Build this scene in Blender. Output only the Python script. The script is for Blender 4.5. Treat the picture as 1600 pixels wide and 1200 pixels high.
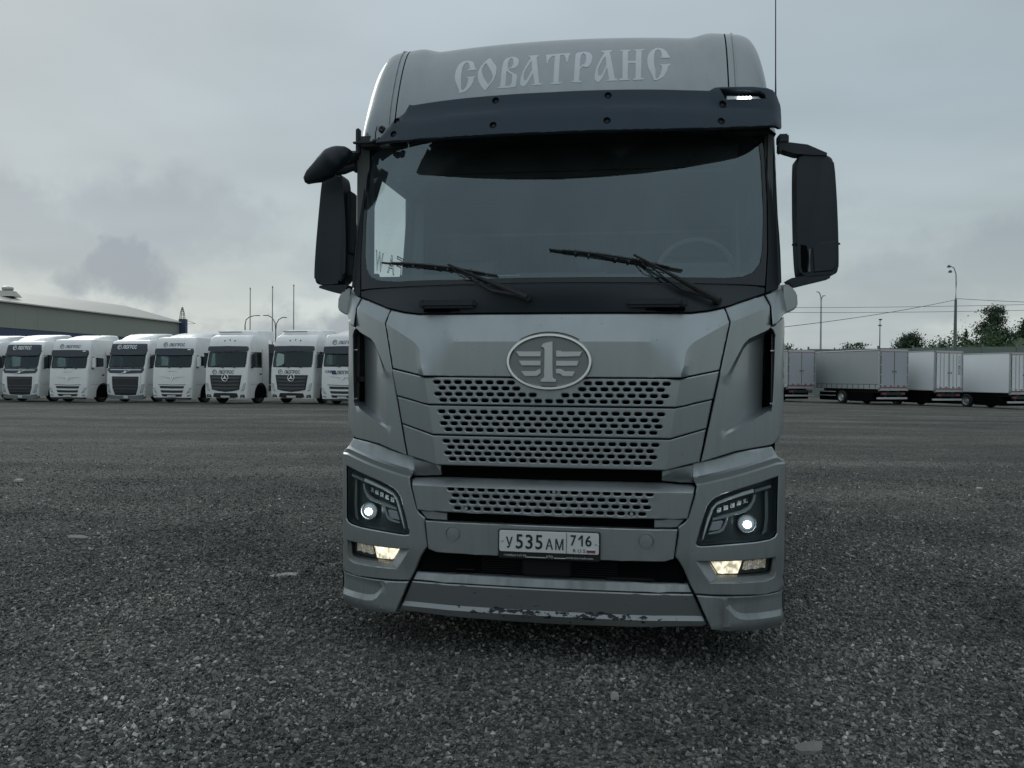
import bpy, bmesh, math, random
import numpy as np
from mathutils import Vector, Matrix
from mathutils.geometry import delaunay_2d_cdt

for o in list(bpy.data.objects):
    bpy.data.objects.remove(o, do_unlink=True)
SC = bpy.context.scene
COL = SC.collection
R = math.radians
rnd = random.Random(7)

# ---------------------------------------------------------------- camera
CAM_Z = 1.508
cam_d = bpy.data.cameras.new('camera')
cam = bpy.data.objects.new('camera', cam_d)
COL.objects.link(cam)
cam_d.sensor_width = 36.0
cam_d.lens = 1250.0 / 1600.0 * 36.0
cam_d.clip_start = 0.05
cam_d.clip_end = 6000.0
_pitch, _roll = R(-0.55), R(-0.42)
_m = Matrix.Rotation(_pitch, 3, 'X') @ Matrix.Rotation(_roll, 3, 'Y')
_b = _m @ Matrix(((1, 0, 0), (0, 0, -1), (0, 1, 0)))
cam.matrix_world = Matrix.Translation((0, 0, CAM_Z)) @ _b.to_4x4()
SC.camera = cam

# ---------------------------------------------------------------- world: overcast sky
SUN_DIR = Vector((-0.55, 0.72, 0.45)).normalized()      # from the ground towards the sun
world = bpy.data.worlds.new('World')
SC.world = world
world.use_nodes = True


def build_world():
    nt = world.node_tree
    N, L = nt.nodes, nt.links
    for n in list(N):
        N.remove(n)

    def mth(op, a, b=None, c=None, clamp=False):
        n = N.new('ShaderNodeMath'); n.operation = op; n.use_clamp = clamp
        for i, v in enumerate((a, b, c)):
            if v is None:
                continue
            if isinstance(v, (int, float)):
                n.inputs[i].default_value = v
            else:
                L.new(v, n.inputs[i])
        return n.outputs[0]

    def vmth(op, a, b=None):
        n = N.new('ShaderNodeVectorMath'); n.operation = op
        for i, v in enumerate((a, b)):
            if v is None:
                continue
            if isinstance(v, (tuple, list, Vector)):
                n.inputs[i].default_value = tuple(v)
            else:
                L.new(v, n.inputs[i])
        return n

    def mix(fac, a, b, typ='MIX'):
        n = N.new('ShaderNodeMix'); n.data_type = 'RGBA'; n.blend_type = typ
        for k, v in ((0, fac), (6, a), (7, b)):
            if isinstance(v, (int, float)):
                n.inputs[k].default_value = v
            elif isinstance(v, (tuple, list)):
                n.inputs[k].default_value = tuple(v) + (1,)
            else:
                L.new(v, n.inputs[k])
        return n.outputs[2]

    def noise(vec, scale, detail, rough=0.55, dist=0.0):
        n = N.new('ShaderNodeTexNoise')
        n.inputs['Scale'].default_value = scale
        n.inputs['Detail'].default_value = detail
        n.inputs['Roughness'].default_value = rough
        n.inputs['Distortion'].default_value = dist
        L.new(vec, n.inputs['Vector'])
        return n

    tc = N.new('ShaderNodeTexCoord')
    d = vmth('NORMALIZE', tc.outputs['Generated']).outputs[0]
    sep = N.new('ShaderNodeSeparateXYZ'); L.new(d, sep.inputs[0])
    z = mth('MAXIMUM', sep.outputs[2], 0.0)
    ramp = N.new('ShaderNodeValToRGB')
    L.new(z, ramp.inputs[0])
    cr = ramp.color_ramp
    cr.elements[0].position = 0.0; cr.elements[0].color = (0.50, 0.545, 0.525, 1)
    cr.elements[1].position = 1.0; cr.elements[1].color = (0.72, 0.80, 0.85, 1)
    for p, c in ((0.06, (0.520, 0.570, 0.555)), (0.16, (0.400, 0.465, 0.482)), (0.30, (0.355, 0.425, 0.468)), (0.45, (0.400, 0.470, 0.515)), (0.70, (0.585, 0.665, 0.715))):
        e = cr.elements.new(p); e.color = c + (1,)
    base = ramp.outputs[0]
    # brighter where the hidden sun stands behind the cloud deck
    dt = vmth('DOT_PRODUCT', d, SUN_DIR).outputs['Value']
    glow = mth('POWER', mth('MAXIMUM', dt, 0.0), 4.0)
    base = mix(mth('MULTIPLY', glow, 0.30), base, (0.62, 0.66, 0.66))
    # cloud deck seen in perspective
    den = mth('ADD', z, 0.10)
    comb = N.new('ShaderNodeCombineXYZ')
    L.new(mth('DIVIDE', sep.outputs[0], den), comb.inputs[0])
    L.new(mth('DIVIDE', sep.outputs[1], den), comb.inputs[1])
    n1 = noise(comb.outputs[0], 0.36, 3.0, 0.5, 0.5)
    n2 = noise(comb.outputs[0], 1.1, 3.0, 0.55)
    v = mth('ADD', mth('MULTIPLY', n1.outputs[0], 0.7), mth('MULTIPLY', n2.outputs[0], 0.3))
    mr = N.new('ShaderNodeMapRange'); mr.interpolation_type = 'SMOOTHSTEP'
    L.new(v, mr.inputs[0])
    mr.inputs[1].default_value = 0.38; mr.inputs[2].default_value = 0.62
    mr.inputs[3].default_value = 0.90; mr.inputs[4].default_value = 1.10
    base = mix(1.0, base, mr.outputs[0], 'MULTIPLY')
    # single darker clouds that hang under the deck
    wob = noise(d, 11.0, 5.0, 0.62)
    off = vmth('SUBTRACT', wob.outputs['Color'], (0.5, 0.5, 0.5)).outputs[0]
    sc = N.new('ShaderNodeVectorMath'); sc.operation = 'SCALE'; sc.inputs['Scale'].default_value = 0.13
    L.new(off, sc.inputs[0])
    dd = vmth('ADD', d, sc.outputs[0]).outputs[0]
    dd = vmth('MULTIPLY', dd, (1, 1, 1.7)).outputs[0]
    tot = None
    for (bx, by, bz, r, a) in ((-0.436, 0.892, 0.116, 0.085, 0.90), (-0.40, 0.895, 0.170, 0.12, 0.55), (-0.50, 0.85, 0.155, 0.11, 0.55), (-0.34, 0.925, 0.170, 0.09, 0.42),
                               (-0.290, 0.955, 0.044, 0.090, 0.85), (-0.205, 0.974, 0.042, 0.085, 0.85), (-0.365, 0.93, 0.064, 0.05, 0.40), (-0.235, 0.955, 0.125, 0.05, 0.25),
                               (0.441, 0.891, 0.108, 0.11, 0.42), (0.36, 0.925, 0.095, 0.11, 0.35), (0.52, 0.84, 0.130, 0.10, 0.42), (0.39, 0.92, 0.050, 0.13, 0.45), (0.33, 0.92, 0.215, 0.07, 0.25)):
        dist = vmth('DISTANCE', dd, (bx, by, bz * 1.7)).outputs['Value']
        m = N.new('ShaderNodeMapRange'); m.interpolation_type = 'SMOOTHSTEP'
        L.new(dist, m.inputs[0])
        m.inputs[1].default_value = r; m.inputs[2].default_value = r * 0.35
        m.inputs[3].default_value = 0.0; m.inputs[4].default_value = a
        tot = m.outputs[0] if tot is None else mth('MAXIMUM', tot, m.outputs[0])
    base = mix(tot, base, (0.265, 0.310, 0.355))
    # the overcast layer hides nearly all of the clear sky above it
    sky = N.new('ShaderNodeTexSky'); sky.sky_type = 'NISHITA'; sky.sun_disc = False
    sky.sun_elevation = math.asin(SUN_DIR.z)
    sky.sun_rotation = math.atan2(SUN_DIR.x, SUN_DIR.y)
    scaled = N.new('ShaderNodeVectorMath'); scaled.operation = 'SCALE'; scaled.inputs['Scale'].default_value = 10.0
    L.new(base, scaled.inputs[0])
    col = mix(0.96, sky.outputs[0], scaled.outputs[0])
    bg = N.new('ShaderNodeBackground'); bg.inputs['Strength'].default_value = 0.1
    L.new(col, bg.inputs['Color'])
    out = N.new('ShaderNodeOutputWorld'); L.new(bg.outputs[0], out.inputs['Surface'])


build_world()
sun_d = bpy.data.lights.new('sun', 'SUN')
sun_d.energy = 0.55
sun_d.angle = R(25)
sun_d.color = (1.0, 0.97, 0.92)
sun = bpy.data.objects.new('sun', sun_d)
COL.objects.link(sun)
sun.rotation_euler = SUN_DIR.to_track_quat('Z', 'Y').to_euler()
SC.view_settings.view_transform = 'Standard'
SC.view_settings.look = 'None'
SC.view_settings.gamma = 1.0
SC.view_settings.exposure = 0.13
SC.view_settings.use_curve_mapping = False
SC.cycles.max_bounces = 6
SC.cycles.diffuse_bounces = 2
SC.cycles.glossy_bounces = 3
world.cycles.sampling_method = 'MANUAL'
world.cycles.sample_map_resolution = 512
SC.cycles.transparent_max_bounces = 16
SC.cycles.caustics_reflective = False
SC.cycles.caustics_refractive = False

# ---------------------------------------------------------------- materials
MATS = {}


def mat(name, col, rough=0.5, metal=0.0, coat=0.0, nv=0.08, ns=6.0, bump=0.0, bs=80.0, spec=0.5, emit=None, es=0.0, rv=0.0):
    if name in MATS:
        return MATS[name]
    m = bpy.data.materials.new(name)
    m.use_nodes = True
    nt = m.node_tree; N, L = nt.nodes, nt.links
    p = N['Principled BSDF']
    p.inputs['Roughness'].default_value = rough
    p.inputs['Metallic'].default_value = metal
    p.inputs['Coat Weight'].default_value = coat
    p.inputs['Coat Roughness'].default_value = 0.12
    p.inputs['Specular IOR Level'].default_value = spec
    tc = N.new('ShaderNodeTexCoord')
    no = N.new('ShaderNodeTexNoise')
    no.inputs['Scale'].default_value = ns; no.inputs['Detail'].default_value = 2.0; no.inputs['Roughness'].default_value = 0.6
    L.new(tc.outputs['Object'], no.inputs['Vector'])
    mx = N.new('ShaderNodeMix'); mx.data_type = 'RGBA'
    mx.inputs[6].default_value = tuple(c * (1 - nv) for c in col) + (1,)
    mx.inputs[7].default_value = tuple(min(1, c * (1 + nv)) for c in col) + (1,)
    L.new(no.outputs[0], mx.inputs[0]); L.new(mx.outputs[2], p.inputs['Base Color'])
    if rv:
        mr = N.new('ShaderNodeMapRange')
        mr.inputs[1].default_value = 0.3; mr.inputs[2].default_value = 0.7
        mr.inputs[3].default_value = max(0.02, rough - rv); mr.inputs[4].default_value = rough + rv
        L.new(no.outputs[0], mr.inputs[0]); L.new(mr.outputs[0], p.inputs['Roughness'])
    if bump:
        nb = N.new('ShaderNodeTexNoise'); nb.inputs['Scale'].default_value = bs; nb.inputs['Detail'].default_value = 1.0
        L.new(tc.outputs['Object'], nb.inputs['Vector'])
        b = N.new('ShaderNodeBump'); b.inputs['Strength'].default_value = bump; b.inputs['Distance'].default_value = 0.01
        L.new(nb.outputs[0], b.inputs['Height']); L.new(b.outputs[0], p.inputs['Normal'])
    if emit:
        p.inputs['Emission Color'].default_value = tuple(emit) + (1,)
        p.inputs['Emission Strength'].default_value = es
    MATS[name] = m
    return m


def glass(name, tint, refl=1.0, rough=0.01, body=None, bodyfac=0.0):
    m = bpy.data.materials.new(name); m.use_nodes = True
    nt = m.node_tree; N, L = nt.nodes, nt.links
    for n in list(N):
        N.remove(n)
    out = N.new('ShaderNodeOutputMaterial')
    tr = N.new('ShaderNodeBsdfTransparent'); tr.inputs[0].default_value = tuple(tint) + (1,)
    gl = N.new('ShaderNodeBsdfGlossy'); gl.inputs['Roughness'].default_value = rough
    gl.inputs['Color'].default_value = (0.79, 0.96, 1.0, 1)
    fr = N.new('ShaderNodeFresnel')
    ge = N.new('ShaderNodeNewGeometry'); io = N.new('ShaderNodeMath'); io.operation = 'MULTIPLY_ADD'
    L.new(ge.outputs['Backfacing'], io.inputs[0]); io.inputs[1].default_value = 1 / 1.5 - 1.5; io.inputs[2].default_value = 1.5
    L.new(io.outputs[0], fr.inputs[0])          # a thin pane reflects alike from both sides
    mu = N.new('ShaderNodeMath'); mu.operation = 'MULTIPLY'; mu.use_clamp = True; mu.inputs[1].default_value = refl
    L.new(fr.outputs[0], mu.inputs[0])
    first = tr.outputs[0]
    if bodyfac:                     # thin film of dust on the pane
        df = N.new('ShaderNodeBsdfDiffuse'); df.inputs[0].default_value = tuple(body) + (1,)
        tc = N.new('ShaderNodeTexCoord'); no = N.new('ShaderNodeTexNoise'); no.inputs['Scale'].default_value = 5.0; no.inputs['Detail'].default_value = 6
        L.new(tc.outputs['Object'], no.inputs['Vector'])
        mf = N.new('ShaderNodeMath'); mf.operation = 'MULTIPLY'; mf.inputs[1].default_value = bodyfac * 2
        L.new(no.outputs[0], mf.inputs[0])
        m0 = N.new('ShaderNodeMixShader'); L.new(mf.outputs[0], m0.inputs[0])
        L.new(tr.outputs[0], m0.inputs[1]); L.new(df.outputs[0], m0.inputs[2]); first = m0.outputs[0]
    ms = N.new('ShaderNodeMixShader')
    L.new(mu.outputs[0], ms.inputs[0]); L.new(first, ms.inputs[1]); L.new(gl.outputs[0], ms.inputs[2])
    L.new(ms.outputs[0], out.inputs['Surface'])
    MATS[name] = m
    return m


# ---------------------------------------------------------------- mesh helpers
def link(name, me, m=None, parent=None, smooth=True, angle=35):
    if m is not None:
        me.materials.append(m)
    if smooth:
        me.polygons.foreach_set('use_smooth', [True] * len(me.polygons))
        me.set_sharp_from_angle(angle=R(angle))
    o = bpy.data.objects.new(name, me)
    COL.objects.link(o)
    if parent is not None:
        o.parent = parent
    return o


def tag(o, label, cat=None, group=None, kind=None):
    if label: o['label'] = label
    if cat: o['category'] = cat
    if group: o['group'] = group
    if kind: o['kind'] = kind
    return o


def empty(name, loc=(0, 0, 0), rz=0.0):
    o = bpy.data.objects.new(name, None)
    COL.objects.link(o)
    o.location = loc; o.rotation_euler = (0, 0, rz); o.empty_display_size = 0.3
    return o


class MB:
    def __init__(self):
        self.bm = bmesh.new()

    def poly(self, verts, faces):
        vs = [self.bm.verts.new(v) for v in verts]
        for f in faces:
            try:
                self.bm.faces.new([vs[i] for i in f])
            except ValueError:
                pass
        return self

    def box(self, x0, x1, y0, y1, z0, z1, bev=0.0, seg=2, M=None):
        b = bmesh.new()
        bmesh.ops.create_cube(b, size=1.0)
        for v in b.verts:
            v.co = Vector(((x0 + x1) / 2 + v.co.x * (x1 - x0), (y0 + y1) / 2 + v.co.y * (y1 - y0), (z0 + z1) / 2 + v.co.z * (z1 - z0)))
        if bev:
            bmesh.ops.bevel(b, geom=list(b.edges), offset=bev, segments=seg, affect='EDGES', clamp_overlap=True)
        self._merge(b, M)
        return self

    def _merge(self, b, M=None):
        b.verts.index_update()
        mp = [self.bm.verts.new(M @ v.co if M else v.co) for v in b.verts]
        for f in b.faces:
            self.bm.faces.new([mp[v.index] for v in f.verts])
        b.free()

    def cyl(self, p0, p1, r0, r1=None, seg=16, cap=True):
        p0, p1 = Vector(p0), Vector(p1)
        r1 = r0 if r1 is None else r1
        q = (p1 - p0).to_track_quat('Z', 'Y').to_matrix()
        a, c = [], []
        for i in range(seg):
            t = 2 * math.pi * i / seg
            w = q @ Vector((math.cos(t), math.sin(t), 0))
            a.append(self.bm.verts.new(p0 + w * r0)); c.append(self.bm.verts.new(p1 + w * r1))
        for i in range(seg):
            j = (i + 1) % seg
            self.bm.faces.new((a[i], a[j], c[j], c[i]))
        if cap:
            self.bm.faces.new(a[::-1]); self.bm.faces.new(c)
        return self

    def lathe(self, prof, axis='X', seg=32, center=(0, 0, 0), close=False):
        rings = []
        c = Vector(center)
        for (u, r) in prof:
            ring = []
            for i in range(seg):
                t = 2 * math.pi * i / seg
                a, b = r * math.cos(t), r * math.sin(t)
                p = {'X': (u, a, b), 'Y': (a, u, b), 'Z': (a, b, u)}[axis]
                ring.append(self.bm.verts.new(c + Vector(p)))
            rings.append(ring)
        for k in range(len(rings) - 1):
            for i in range(seg):
                j = (i + 1) % seg
                self.bm.faces.new((rings[k][i], rings[k][j], rings[k + 1][j], rings[k + 1][i]))
        if close:
            self.bm.faces.new(rings[0]); self.bm.faces.new(rings[-1])
        return self

    def tube(self, pts, r, seg=8, cap=True):
        pts = [Vector(p) for p in pts]
        rr = r if isinstance(r, (list, tuple)) else [r] * len(pts)
        rings = []
        up = Vector((0, 0, 1))
        for i, p in enumerate(pts):
            t = (pts[min(i + 1, len(pts) - 1)] - pts[max(i - 1, 0)]).normalized()
            a = t.cross(up)
            if a.length < 1e-3:
                a = t.cross(Vector((0, 1, 0)))
            a.normalize(); b = a.cross(t)
            rings.append([self.bm.verts.new(p + (a * math.cos(2 * math.pi * k / seg) + b * math.sin(2 * math.pi * k / seg)) * rr[i]) for k in range(seg)])
        for i in range(len(rings) - 1):
            for k in range(seg):
                j = (k + 1) % seg
                self.bm.faces.new((rings[i][k], rings[i][j], rings[i + 1][j], rings[i + 1][k]))
        if cap:
            self.bm.faces.new(rings[0][::-1]); self.bm.faces.new(rings[-1])
        return self

    def build(self, name, m, parent=None, smooth=True, angle=35):
        bmesh.ops.recalc_face_normals(self.bm, faces=list(self.bm.faces))
        me = bpy.data.meshes.new(name)
        self.bm.to_mesh(me); self.bm.free()
        return link(name, me, m, parent, smooth, angle)


def mir(p, s):
    return [(s * a, b) for a, b in p]


def both(half):
    """right half outline listed from the centre line round to the centre line -> full outline"""
    return list(half) + [(-a, b) for a, b in reversed(half) if abs(a) > 1e-6]


def inside(P, poly):
    x, y = P[:, 0], P[:, 1]
    r = np.zeros(len(P), bool)
    q = np.asarray(poly)
    j = len(q) - 1
    for i in range(len(q)):
        xi, yi = q[i]; xj, yj = q[j]
        if yi != yj:
            c = ((yi > y) != (yj > y)) & (x < (xj - xi) * (y - yi) / (yj - yi) + xi)
            r ^= c
        j = i
    return r


def segdist(P, loops):
    d = np.full(len(P), 1e9)
    for lp in loops:
        q = np.asarray(lp)
        for a, b in zip(q[:-1], q[1:]):
            ab = b - a
            t = np.clip(((P - a) @ ab) / max(ab @ ab, 1e-12), 0, 1)
            d = np.minimum(d, np.hypot(*(P - a - t[:, None] * ab).T))
    return d


def resample(pl, st, closed):
    out = []
    n = len(pl)
    for i in range(n if closed else n - 1):
        a, b = pl[i], pl[(i + 1) % n]
        k = max(1, int(math.ceil(math.dist(a, b) / st)))
        for j in range(k):
            out.append((a[0] + (b[0] - a[0]) * j / k, a[1] + (b[1] - a[1]) * j / k))
    if not closed:
        out.append(pl[-1])
    return out


FRONT = lambda u, v, w: (u, w, v)


def panel(name, outline, yf, m, parent=None, holes=(), creases=(), grid=0.045, thick=0.02, ch=0.004, mp=FRONT, angle=28, back=False):
    """a sheet with rolled edges: outline/holes/creases in (u,v), depth w = yf(u,v), edges turned back by thick"""
    P, E, CR = [], [], set()

    def add(pl, closed, crease=False):
        pl = resample(pl, grid, closed)
        s = len(P); P.extend(pl)
        n = len(pl)
        for i in range(n if closed else n - 1):
            if crease:
                CR.add(len(E))
            E.append((s + i, s + (i + 1) % n))
        return pl
    o = add(outline, True)
    hs = [add(h, True) for h in holes]
    for c in creases:
        add(c, False, True)
    A = np.array(o)
    x0, y0 = A.min(0); x1, y1 = A.max(0)
    gx = np.arange(x0 + grid / 2, x1, grid); gy = np.arange(y0 + grid / 2, y1, grid)
    if len(gx) and len(gy):
        Q = np.array([(a, b) for a in gx for b in gy])
        k = inside(Q, o)
        for h in hs:
            k &= ~inside(Q, h)
        Q = Q[k]
        if len(Q):
            loops = [o + [o[0]]] + [h + [h[0]] for h in hs] + [list(c) for c in creases]
            Q = Q[segdist(Q, loops) > max(grid * 0.35, ch * 2.5)]
            P.extend([tuple(q) for q in Q])
    V, ED, F, _, OE, _ = delaunay_2d_cdt([Vector(p) for p in P], E, [], 0, 1e-6)
    VA = np.array([tuple(v) for v in V])
    FA = [f for f in F]
    C = np.array([VA[list(f)].mean(0) for f in FA])
    keep = inside(C, o)
    for h in hs:
        keep &= ~inside(C, h)
    bm = bmesh.new()
    vs = [bm.verts.new((a, 0, b)) for a, b in VA]
    for f, k in zip(FA, keep):
        if k:
            try:
                bm.faces.new([vs[i] for i in f])
            except ValueError:
                pass
    bm.edges.ensure_lookup_table()
    sharp_pairs = [tuple(ED[i]) for i, oe in enumerate(OE) if any(x in CR for x in oe)]
    for a, b in sharp_pairs:
        e = bm.edges.get((vs[a], vs[b]))
        if e:
            e.smooth = False
    bmesh.ops.delete(bm, geom=[v for v in bm.verts if not v.link_faces], context='VERTS')
    bnd = [v for v in bm.verts if v.is_boundary]
    if ch:
        bmesh.ops.inset_region(bm, faces=list(bm.faces), thickness=ch, use_boundary=True, use_even_offset=True)
        bs = set(bnd)
        for v in bm.verts:
            v.co.y = yf(v.co.x, v.co.z) + (ch if v in bs else 0.0)
    else:
        for v in bm.verts:
            v.co.y = yf(v.co.x, v.co.z)
    if thick:
        be = [e for e in bm.edges if e.is_boundary]
        r = bmesh.ops.extrude_edge_only(bm, edges=be)
        nv = [g for g in r['geom'] if isinstance(g, bmesh.types.BMVert)]
        for v in nv:
            v.co.y += thick
        if back:
            bmesh.ops.holes_fill(bm, edges=[e for e in bm.edges if e.is_boundary], sides=0)
    for v in bm.verts:
        v.co = Vector(mp(v.co.x, v.co.z, v.co.y))
    bmesh.ops.recalc_face_normals(bm, faces=list(bm.faces))
    sh = [not e.smooth for e in bm.edges]
    me = bpy.data.meshes.new(name)
    bm.to_mesh(me); bm.free()
    ob = link(name, me, m, parent, True, angle)
    at = me.attributes.get('sharp_edge')
    if any(sh):
        if at is None:
            at = me.attributes.new('sharp_edge', 'BOOLEAN', 'EDGE')
        cur = [d.value for d in at.data]
        at.data.foreach_set('value', [a or b for a, b in zip(cur, sh)])
    return ob


def ring_loft(name, outer, inner, yo, yi, m, parent, mp=FRONT):
    n = len(outer)
    b = MB()
    V = [mp(a, c, yo(a, c)) for a, c in outer] + [mp(a, c, yi(a, c)) for a, c in inner]
    b.poly(V, [(i, (i + 1) % n, n + (i + 1) % n, n + i) for i in range(n)])
    return b.build(name, m, parent)


def ellipse(cx, cz, rx, rz, n=48, a0=0.0):
    return [(cx + rx * math.cos(a0 + 2 * math.pi * i / n), cz + rz * math.sin(a0 + 2 * math.pi * i / n)) for i in range(n)]


def rrect(x0, x1, z0, z1, r, n=4):
    out = []
    for cx, cz, a in ((x1 - r, z1 - r, 0), (x0 + r, z1 - r, 90), (x0 + r, z0 + r, 180), (x1 - r, z0 + r, 270)):
        for i in range(n + 1):
            t = R(a + 90 * i / n)
            out.append((cx + r * math.cos(t), cz + r * math.sin(t)))
    return out


def text_obj(name, s, size, m, parent, place, shear=0.0, width=None, height=None, bold=0.0, mirror=False, outline=0.0):
    """lettering as a flat mesh; place(u, v) -> point, u along the line (centred), v up"""
    cu = bpy.data.curves.new('t', 'FONT')
    cu.body = s; cu.size = size; cu.align_x = 'CENTER'; cu.shear = shear; cu.offset = bold; cu.resolution_u = 3
    if outline:
        cu.fill_mode = 'NONE'; cu.bevel_depth = outline; cu.bevel_resolution = 0
    ob = bpy.data.objects.new('t', cu)
    COL.objects.link(ob)
    dg = bpy.context.evaluated_depsgraph_get()
    me = bpy.data.meshes.new_from_object(ob.evaluated_get(dg))
    bpy.data.objects.remove(ob, do_unlink=True); bpy.data.curves.remove(cu)
    co = np.empty(len(me.vertices) * 3); me.vertices.foreach_get('co', co); co = co.reshape(-1, 3)
    if len(co):
        lo, hi = co.min(0), co.max(0)
        sx = (width / (hi[0] - lo[0])) if width else 1.0
        sy = (height / (hi[1] - lo[1])) if height else (sx if width else 1.0)
        c = (lo + hi) / 2
        for v in me.vertices:
            u, w = (v.co.x - c[0]) * sx, (v.co.y - c[1]) * sy
            v.co = Vector(place(-u if mirror else u, w))
    me.materials.clear()
    return link(name, me, m, parent, smooth=False)


def sm(a, b, x):
    t = min(1.0, max(0.0, (x - a) / (b - a)))
    return t * t * (3 - 2 * t)

# ---------------------------------------------------------------- ground
def zg(x, y):
    """the yard falls away a little towards the far corners"""
    l = 0.17 * sm(-9, -29, x) * sm(24, 45, y)
    r = (0.36 * sm(6, 27, x) + 0.22 * sm(27, 38, x)) * sm(20, 55, y)
    return -l - r


def ground_material():
    m = bpy.data.materials.new('gravel_ground'); m.use_nodes = True
    nt = m.node_tree; N, L = nt.nodes, nt.links
    p = N['Principled BSDF']; p.inputs['Roughness'].default_value = 0.85
    p.inputs['Specular IOR Level'].default_value = 0.3
    tc = N.new('ShaderNodeTexCoord')

    def noise(scale, det=5, rough=0.6):
        n = N.new('ShaderNodeTexNoise'); n.inputs['Scale'].default_value = scale; n.inputs['Detail'].default_value = det
        n.inputs['Roughness'].default_value = rough
        L.new(tc.outputs['Object'], n.inputs['Vector']); return n

    def ramp(src, stops):
        r = N.new('ShaderNodeValToRGB'); L.new(src, r.inputs[0])
        for i, (p_, c) in enumerate(stops):
            e = r.color_ramp.elements[i] if i < 2 else r.color_ramp.elements.new(p_)
            e.position = p_; e.color = c + (1,)
        return r.outputs[0]

    def mix(f, a, b, t='MIX'):
        n = N.new('ShaderNodeMix'); n.data_type = 'RGBA'; n.blend_type = t
        for k, v in ((0, f), (6, a), (7, b)):
            if isinstance(v, (int, float)): n.inputs[k].default_value = v
            elif isinstance(v, tuple): n.inputs[k].default_value = v + (1,)
            else: L.new(v, n.inputs[k])
        return n.outputs[2]
    vor = N.new('ShaderNodeTexVoronoi'); vor.inputs['Scale'].default_value = 75.0
    L.new(tc.outputs['Object'], vor.inputs['Vector'])
    vor2 = N.new('ShaderNodeTexVoronoi'); vor2.inputs['Scale'].default_value = 34.0
    L.new(tc.outputs['Object'], vor2.inputs['Vector'])
    sepc = N.new('ShaderNodeSeparateColor'); L.new(vor.outputs['Color'], sepc.inputs[0])
    stones = ramp(sepc.outputs[0], ((0.0, (0.053, 0.058, 0.054)), (1.0, (0.287, 0.293, 0.269)), (0.55, (0.113, 0.119, 0.111)), (0.9, (0.174, 0.180, 0.166))))
    big = noise(0.22, 3, 0.62)
    tracks = N.new('ShaderNodeTexNoise'); tracks.inputs['Scale'].default_value = 0.5; tracks.inputs['Detail'].default_value = 3
    mpn = N.new('ShaderNodeMapping'); mpn.inputs['Scale'].default_value = (0.25, 1.3, 1.0); mpn.inputs['Rotation'].default_value = (0, 0, R(8))
    L.new(tc.outputs['Object'], mpn.inputs[0]); L.new(mpn.outputs[0], tracks.inputs['Vector'])
    tone = ramp(big.outputs[0], ((0.30, (0.70, 0.72, 0.73)), (0.70, (1.36, 1.33, 1.27))))
    tone2 = ramp(tracks.outputs[0], ((0.36, (0.74, 0.75, 0.76)), (0.64, (1.30, 1.28, 1.24))))
    gap = ramp(vor2.outputs['Distance'], ((0.30, (1.08, 1.08, 1.08)), (0.78, (0.38, 0.38, 0.39))))
    c = mix(1.0, mix(1.0, stones, gap, 'MULTIPLY'), tone, 'MULTIPLY'); c = mix(1.0, c, tone2, 'MULTIPLY')
    mid = noise(3.2, 4, 0.7)
    c = mix(1.0, c, ramp(mid.outputs[0], ((0.32, (0.74, 0.74, 0.75)), (0.7, (1.28, 1.26, 1.22)))), 'MULTIPLY')
    spk = noise(15.0, 3, 0.75)
    c = mix(1.0, c, ramp(spk.outputs[0], ((0.36, (0.55, 0.55, 0.56)), (0.66, (1.50, 1.49, 1.45)))), 'MULTIPLY')
    # thin weeds and dry moss in a few spots
    wn = noise(0.16, 2, 0.6); wn2 = noise(2.4, 3, 0.7)
    f1 = N.new('ShaderNodeMath'); f1.operation = 'MULTIPLY'
    L.new(ramp(wn.outputs[0], ((0.60, (0, 0, 0)), (0.70, (1, 1, 1)))), f1.inputs[0])
    L.new(ramp(wn2.outputs[0], ((0.48, (0, 0, 0)), (0.72, (0.75, 0.75, 0.75)))), f1.inputs[1])
    c = mix(f1.outputs[0], c, (0.13, 0.12, 0.05))
    L.new(c, p.inputs['Base Color'])
    h = N.new('ShaderNodeMath'); h.operation = 'MULTIPLY_ADD'
    L.new(vor2.outputs['Distance'], h.inputs[0]); h.inputs[1].default_value = -0.7; L.new(vor.outputs['Distance'], h.inputs[2])
    h2 = N.new('ShaderNodeMath'); h2.operation = 'MULTIPLY_ADD'
    L.new(noise(11, 4, 0.8).outputs[0], h2.inputs[0]); h2.inputs[1].default_value = 1.6; L.new(h.outputs[0], h2.inputs[2])
    b = N.new('ShaderNodeBump'); b.inputs['Strength'].default_value = 1.0; b.inputs['Distance'].default_value = 0.02
    L.new(h2.outputs[0], b.inputs['Height']); L.new(b.outputs[0], p.inputs['Normal'])
    return m


def build_ground():
    ys = [-60, -30, -15, -8] + [-5 + 1.0 * i for i in range(75)] + [75, 85, 100, 130, 180, 260, 400, 700, 1200, 2500, 5000]
    xs = [-4000, -2000, -900, -400, -200, -100, -70] + [-55 + 1.6 * i for i in range(70)] + [70, 100, 200, 400, 900, 2000, 4000]
    V, F = [], []
    for y in ys:
        for x in xs:
            w = 0.0
            if -6 < y < 60 and abs(x) < 60:
                w = 0.012 * math.sin(x * 0.9 + 1.3 * math.sin(y * 0.5)) * math.cos(y * 0.7 + x * 0.2)
            V.append((x, y, zg(x, y) + w - 0.004))
    nx = len(xs)
    for j in range(len(ys) - 1):
        for i in range(nx - 1):
            a = j * nx + i
            F.append((a, a + 1, a + 1 + nx, a + nx))
    me = bpy.data.meshes.new('ground'); me.from_pydata(V, [], F)
    o = link('ground', me, ground_material(), None, True, 60)
    tag(o, 'dark grey gravel of the open truck yard', None, None, 'structure')


build_ground()


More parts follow.
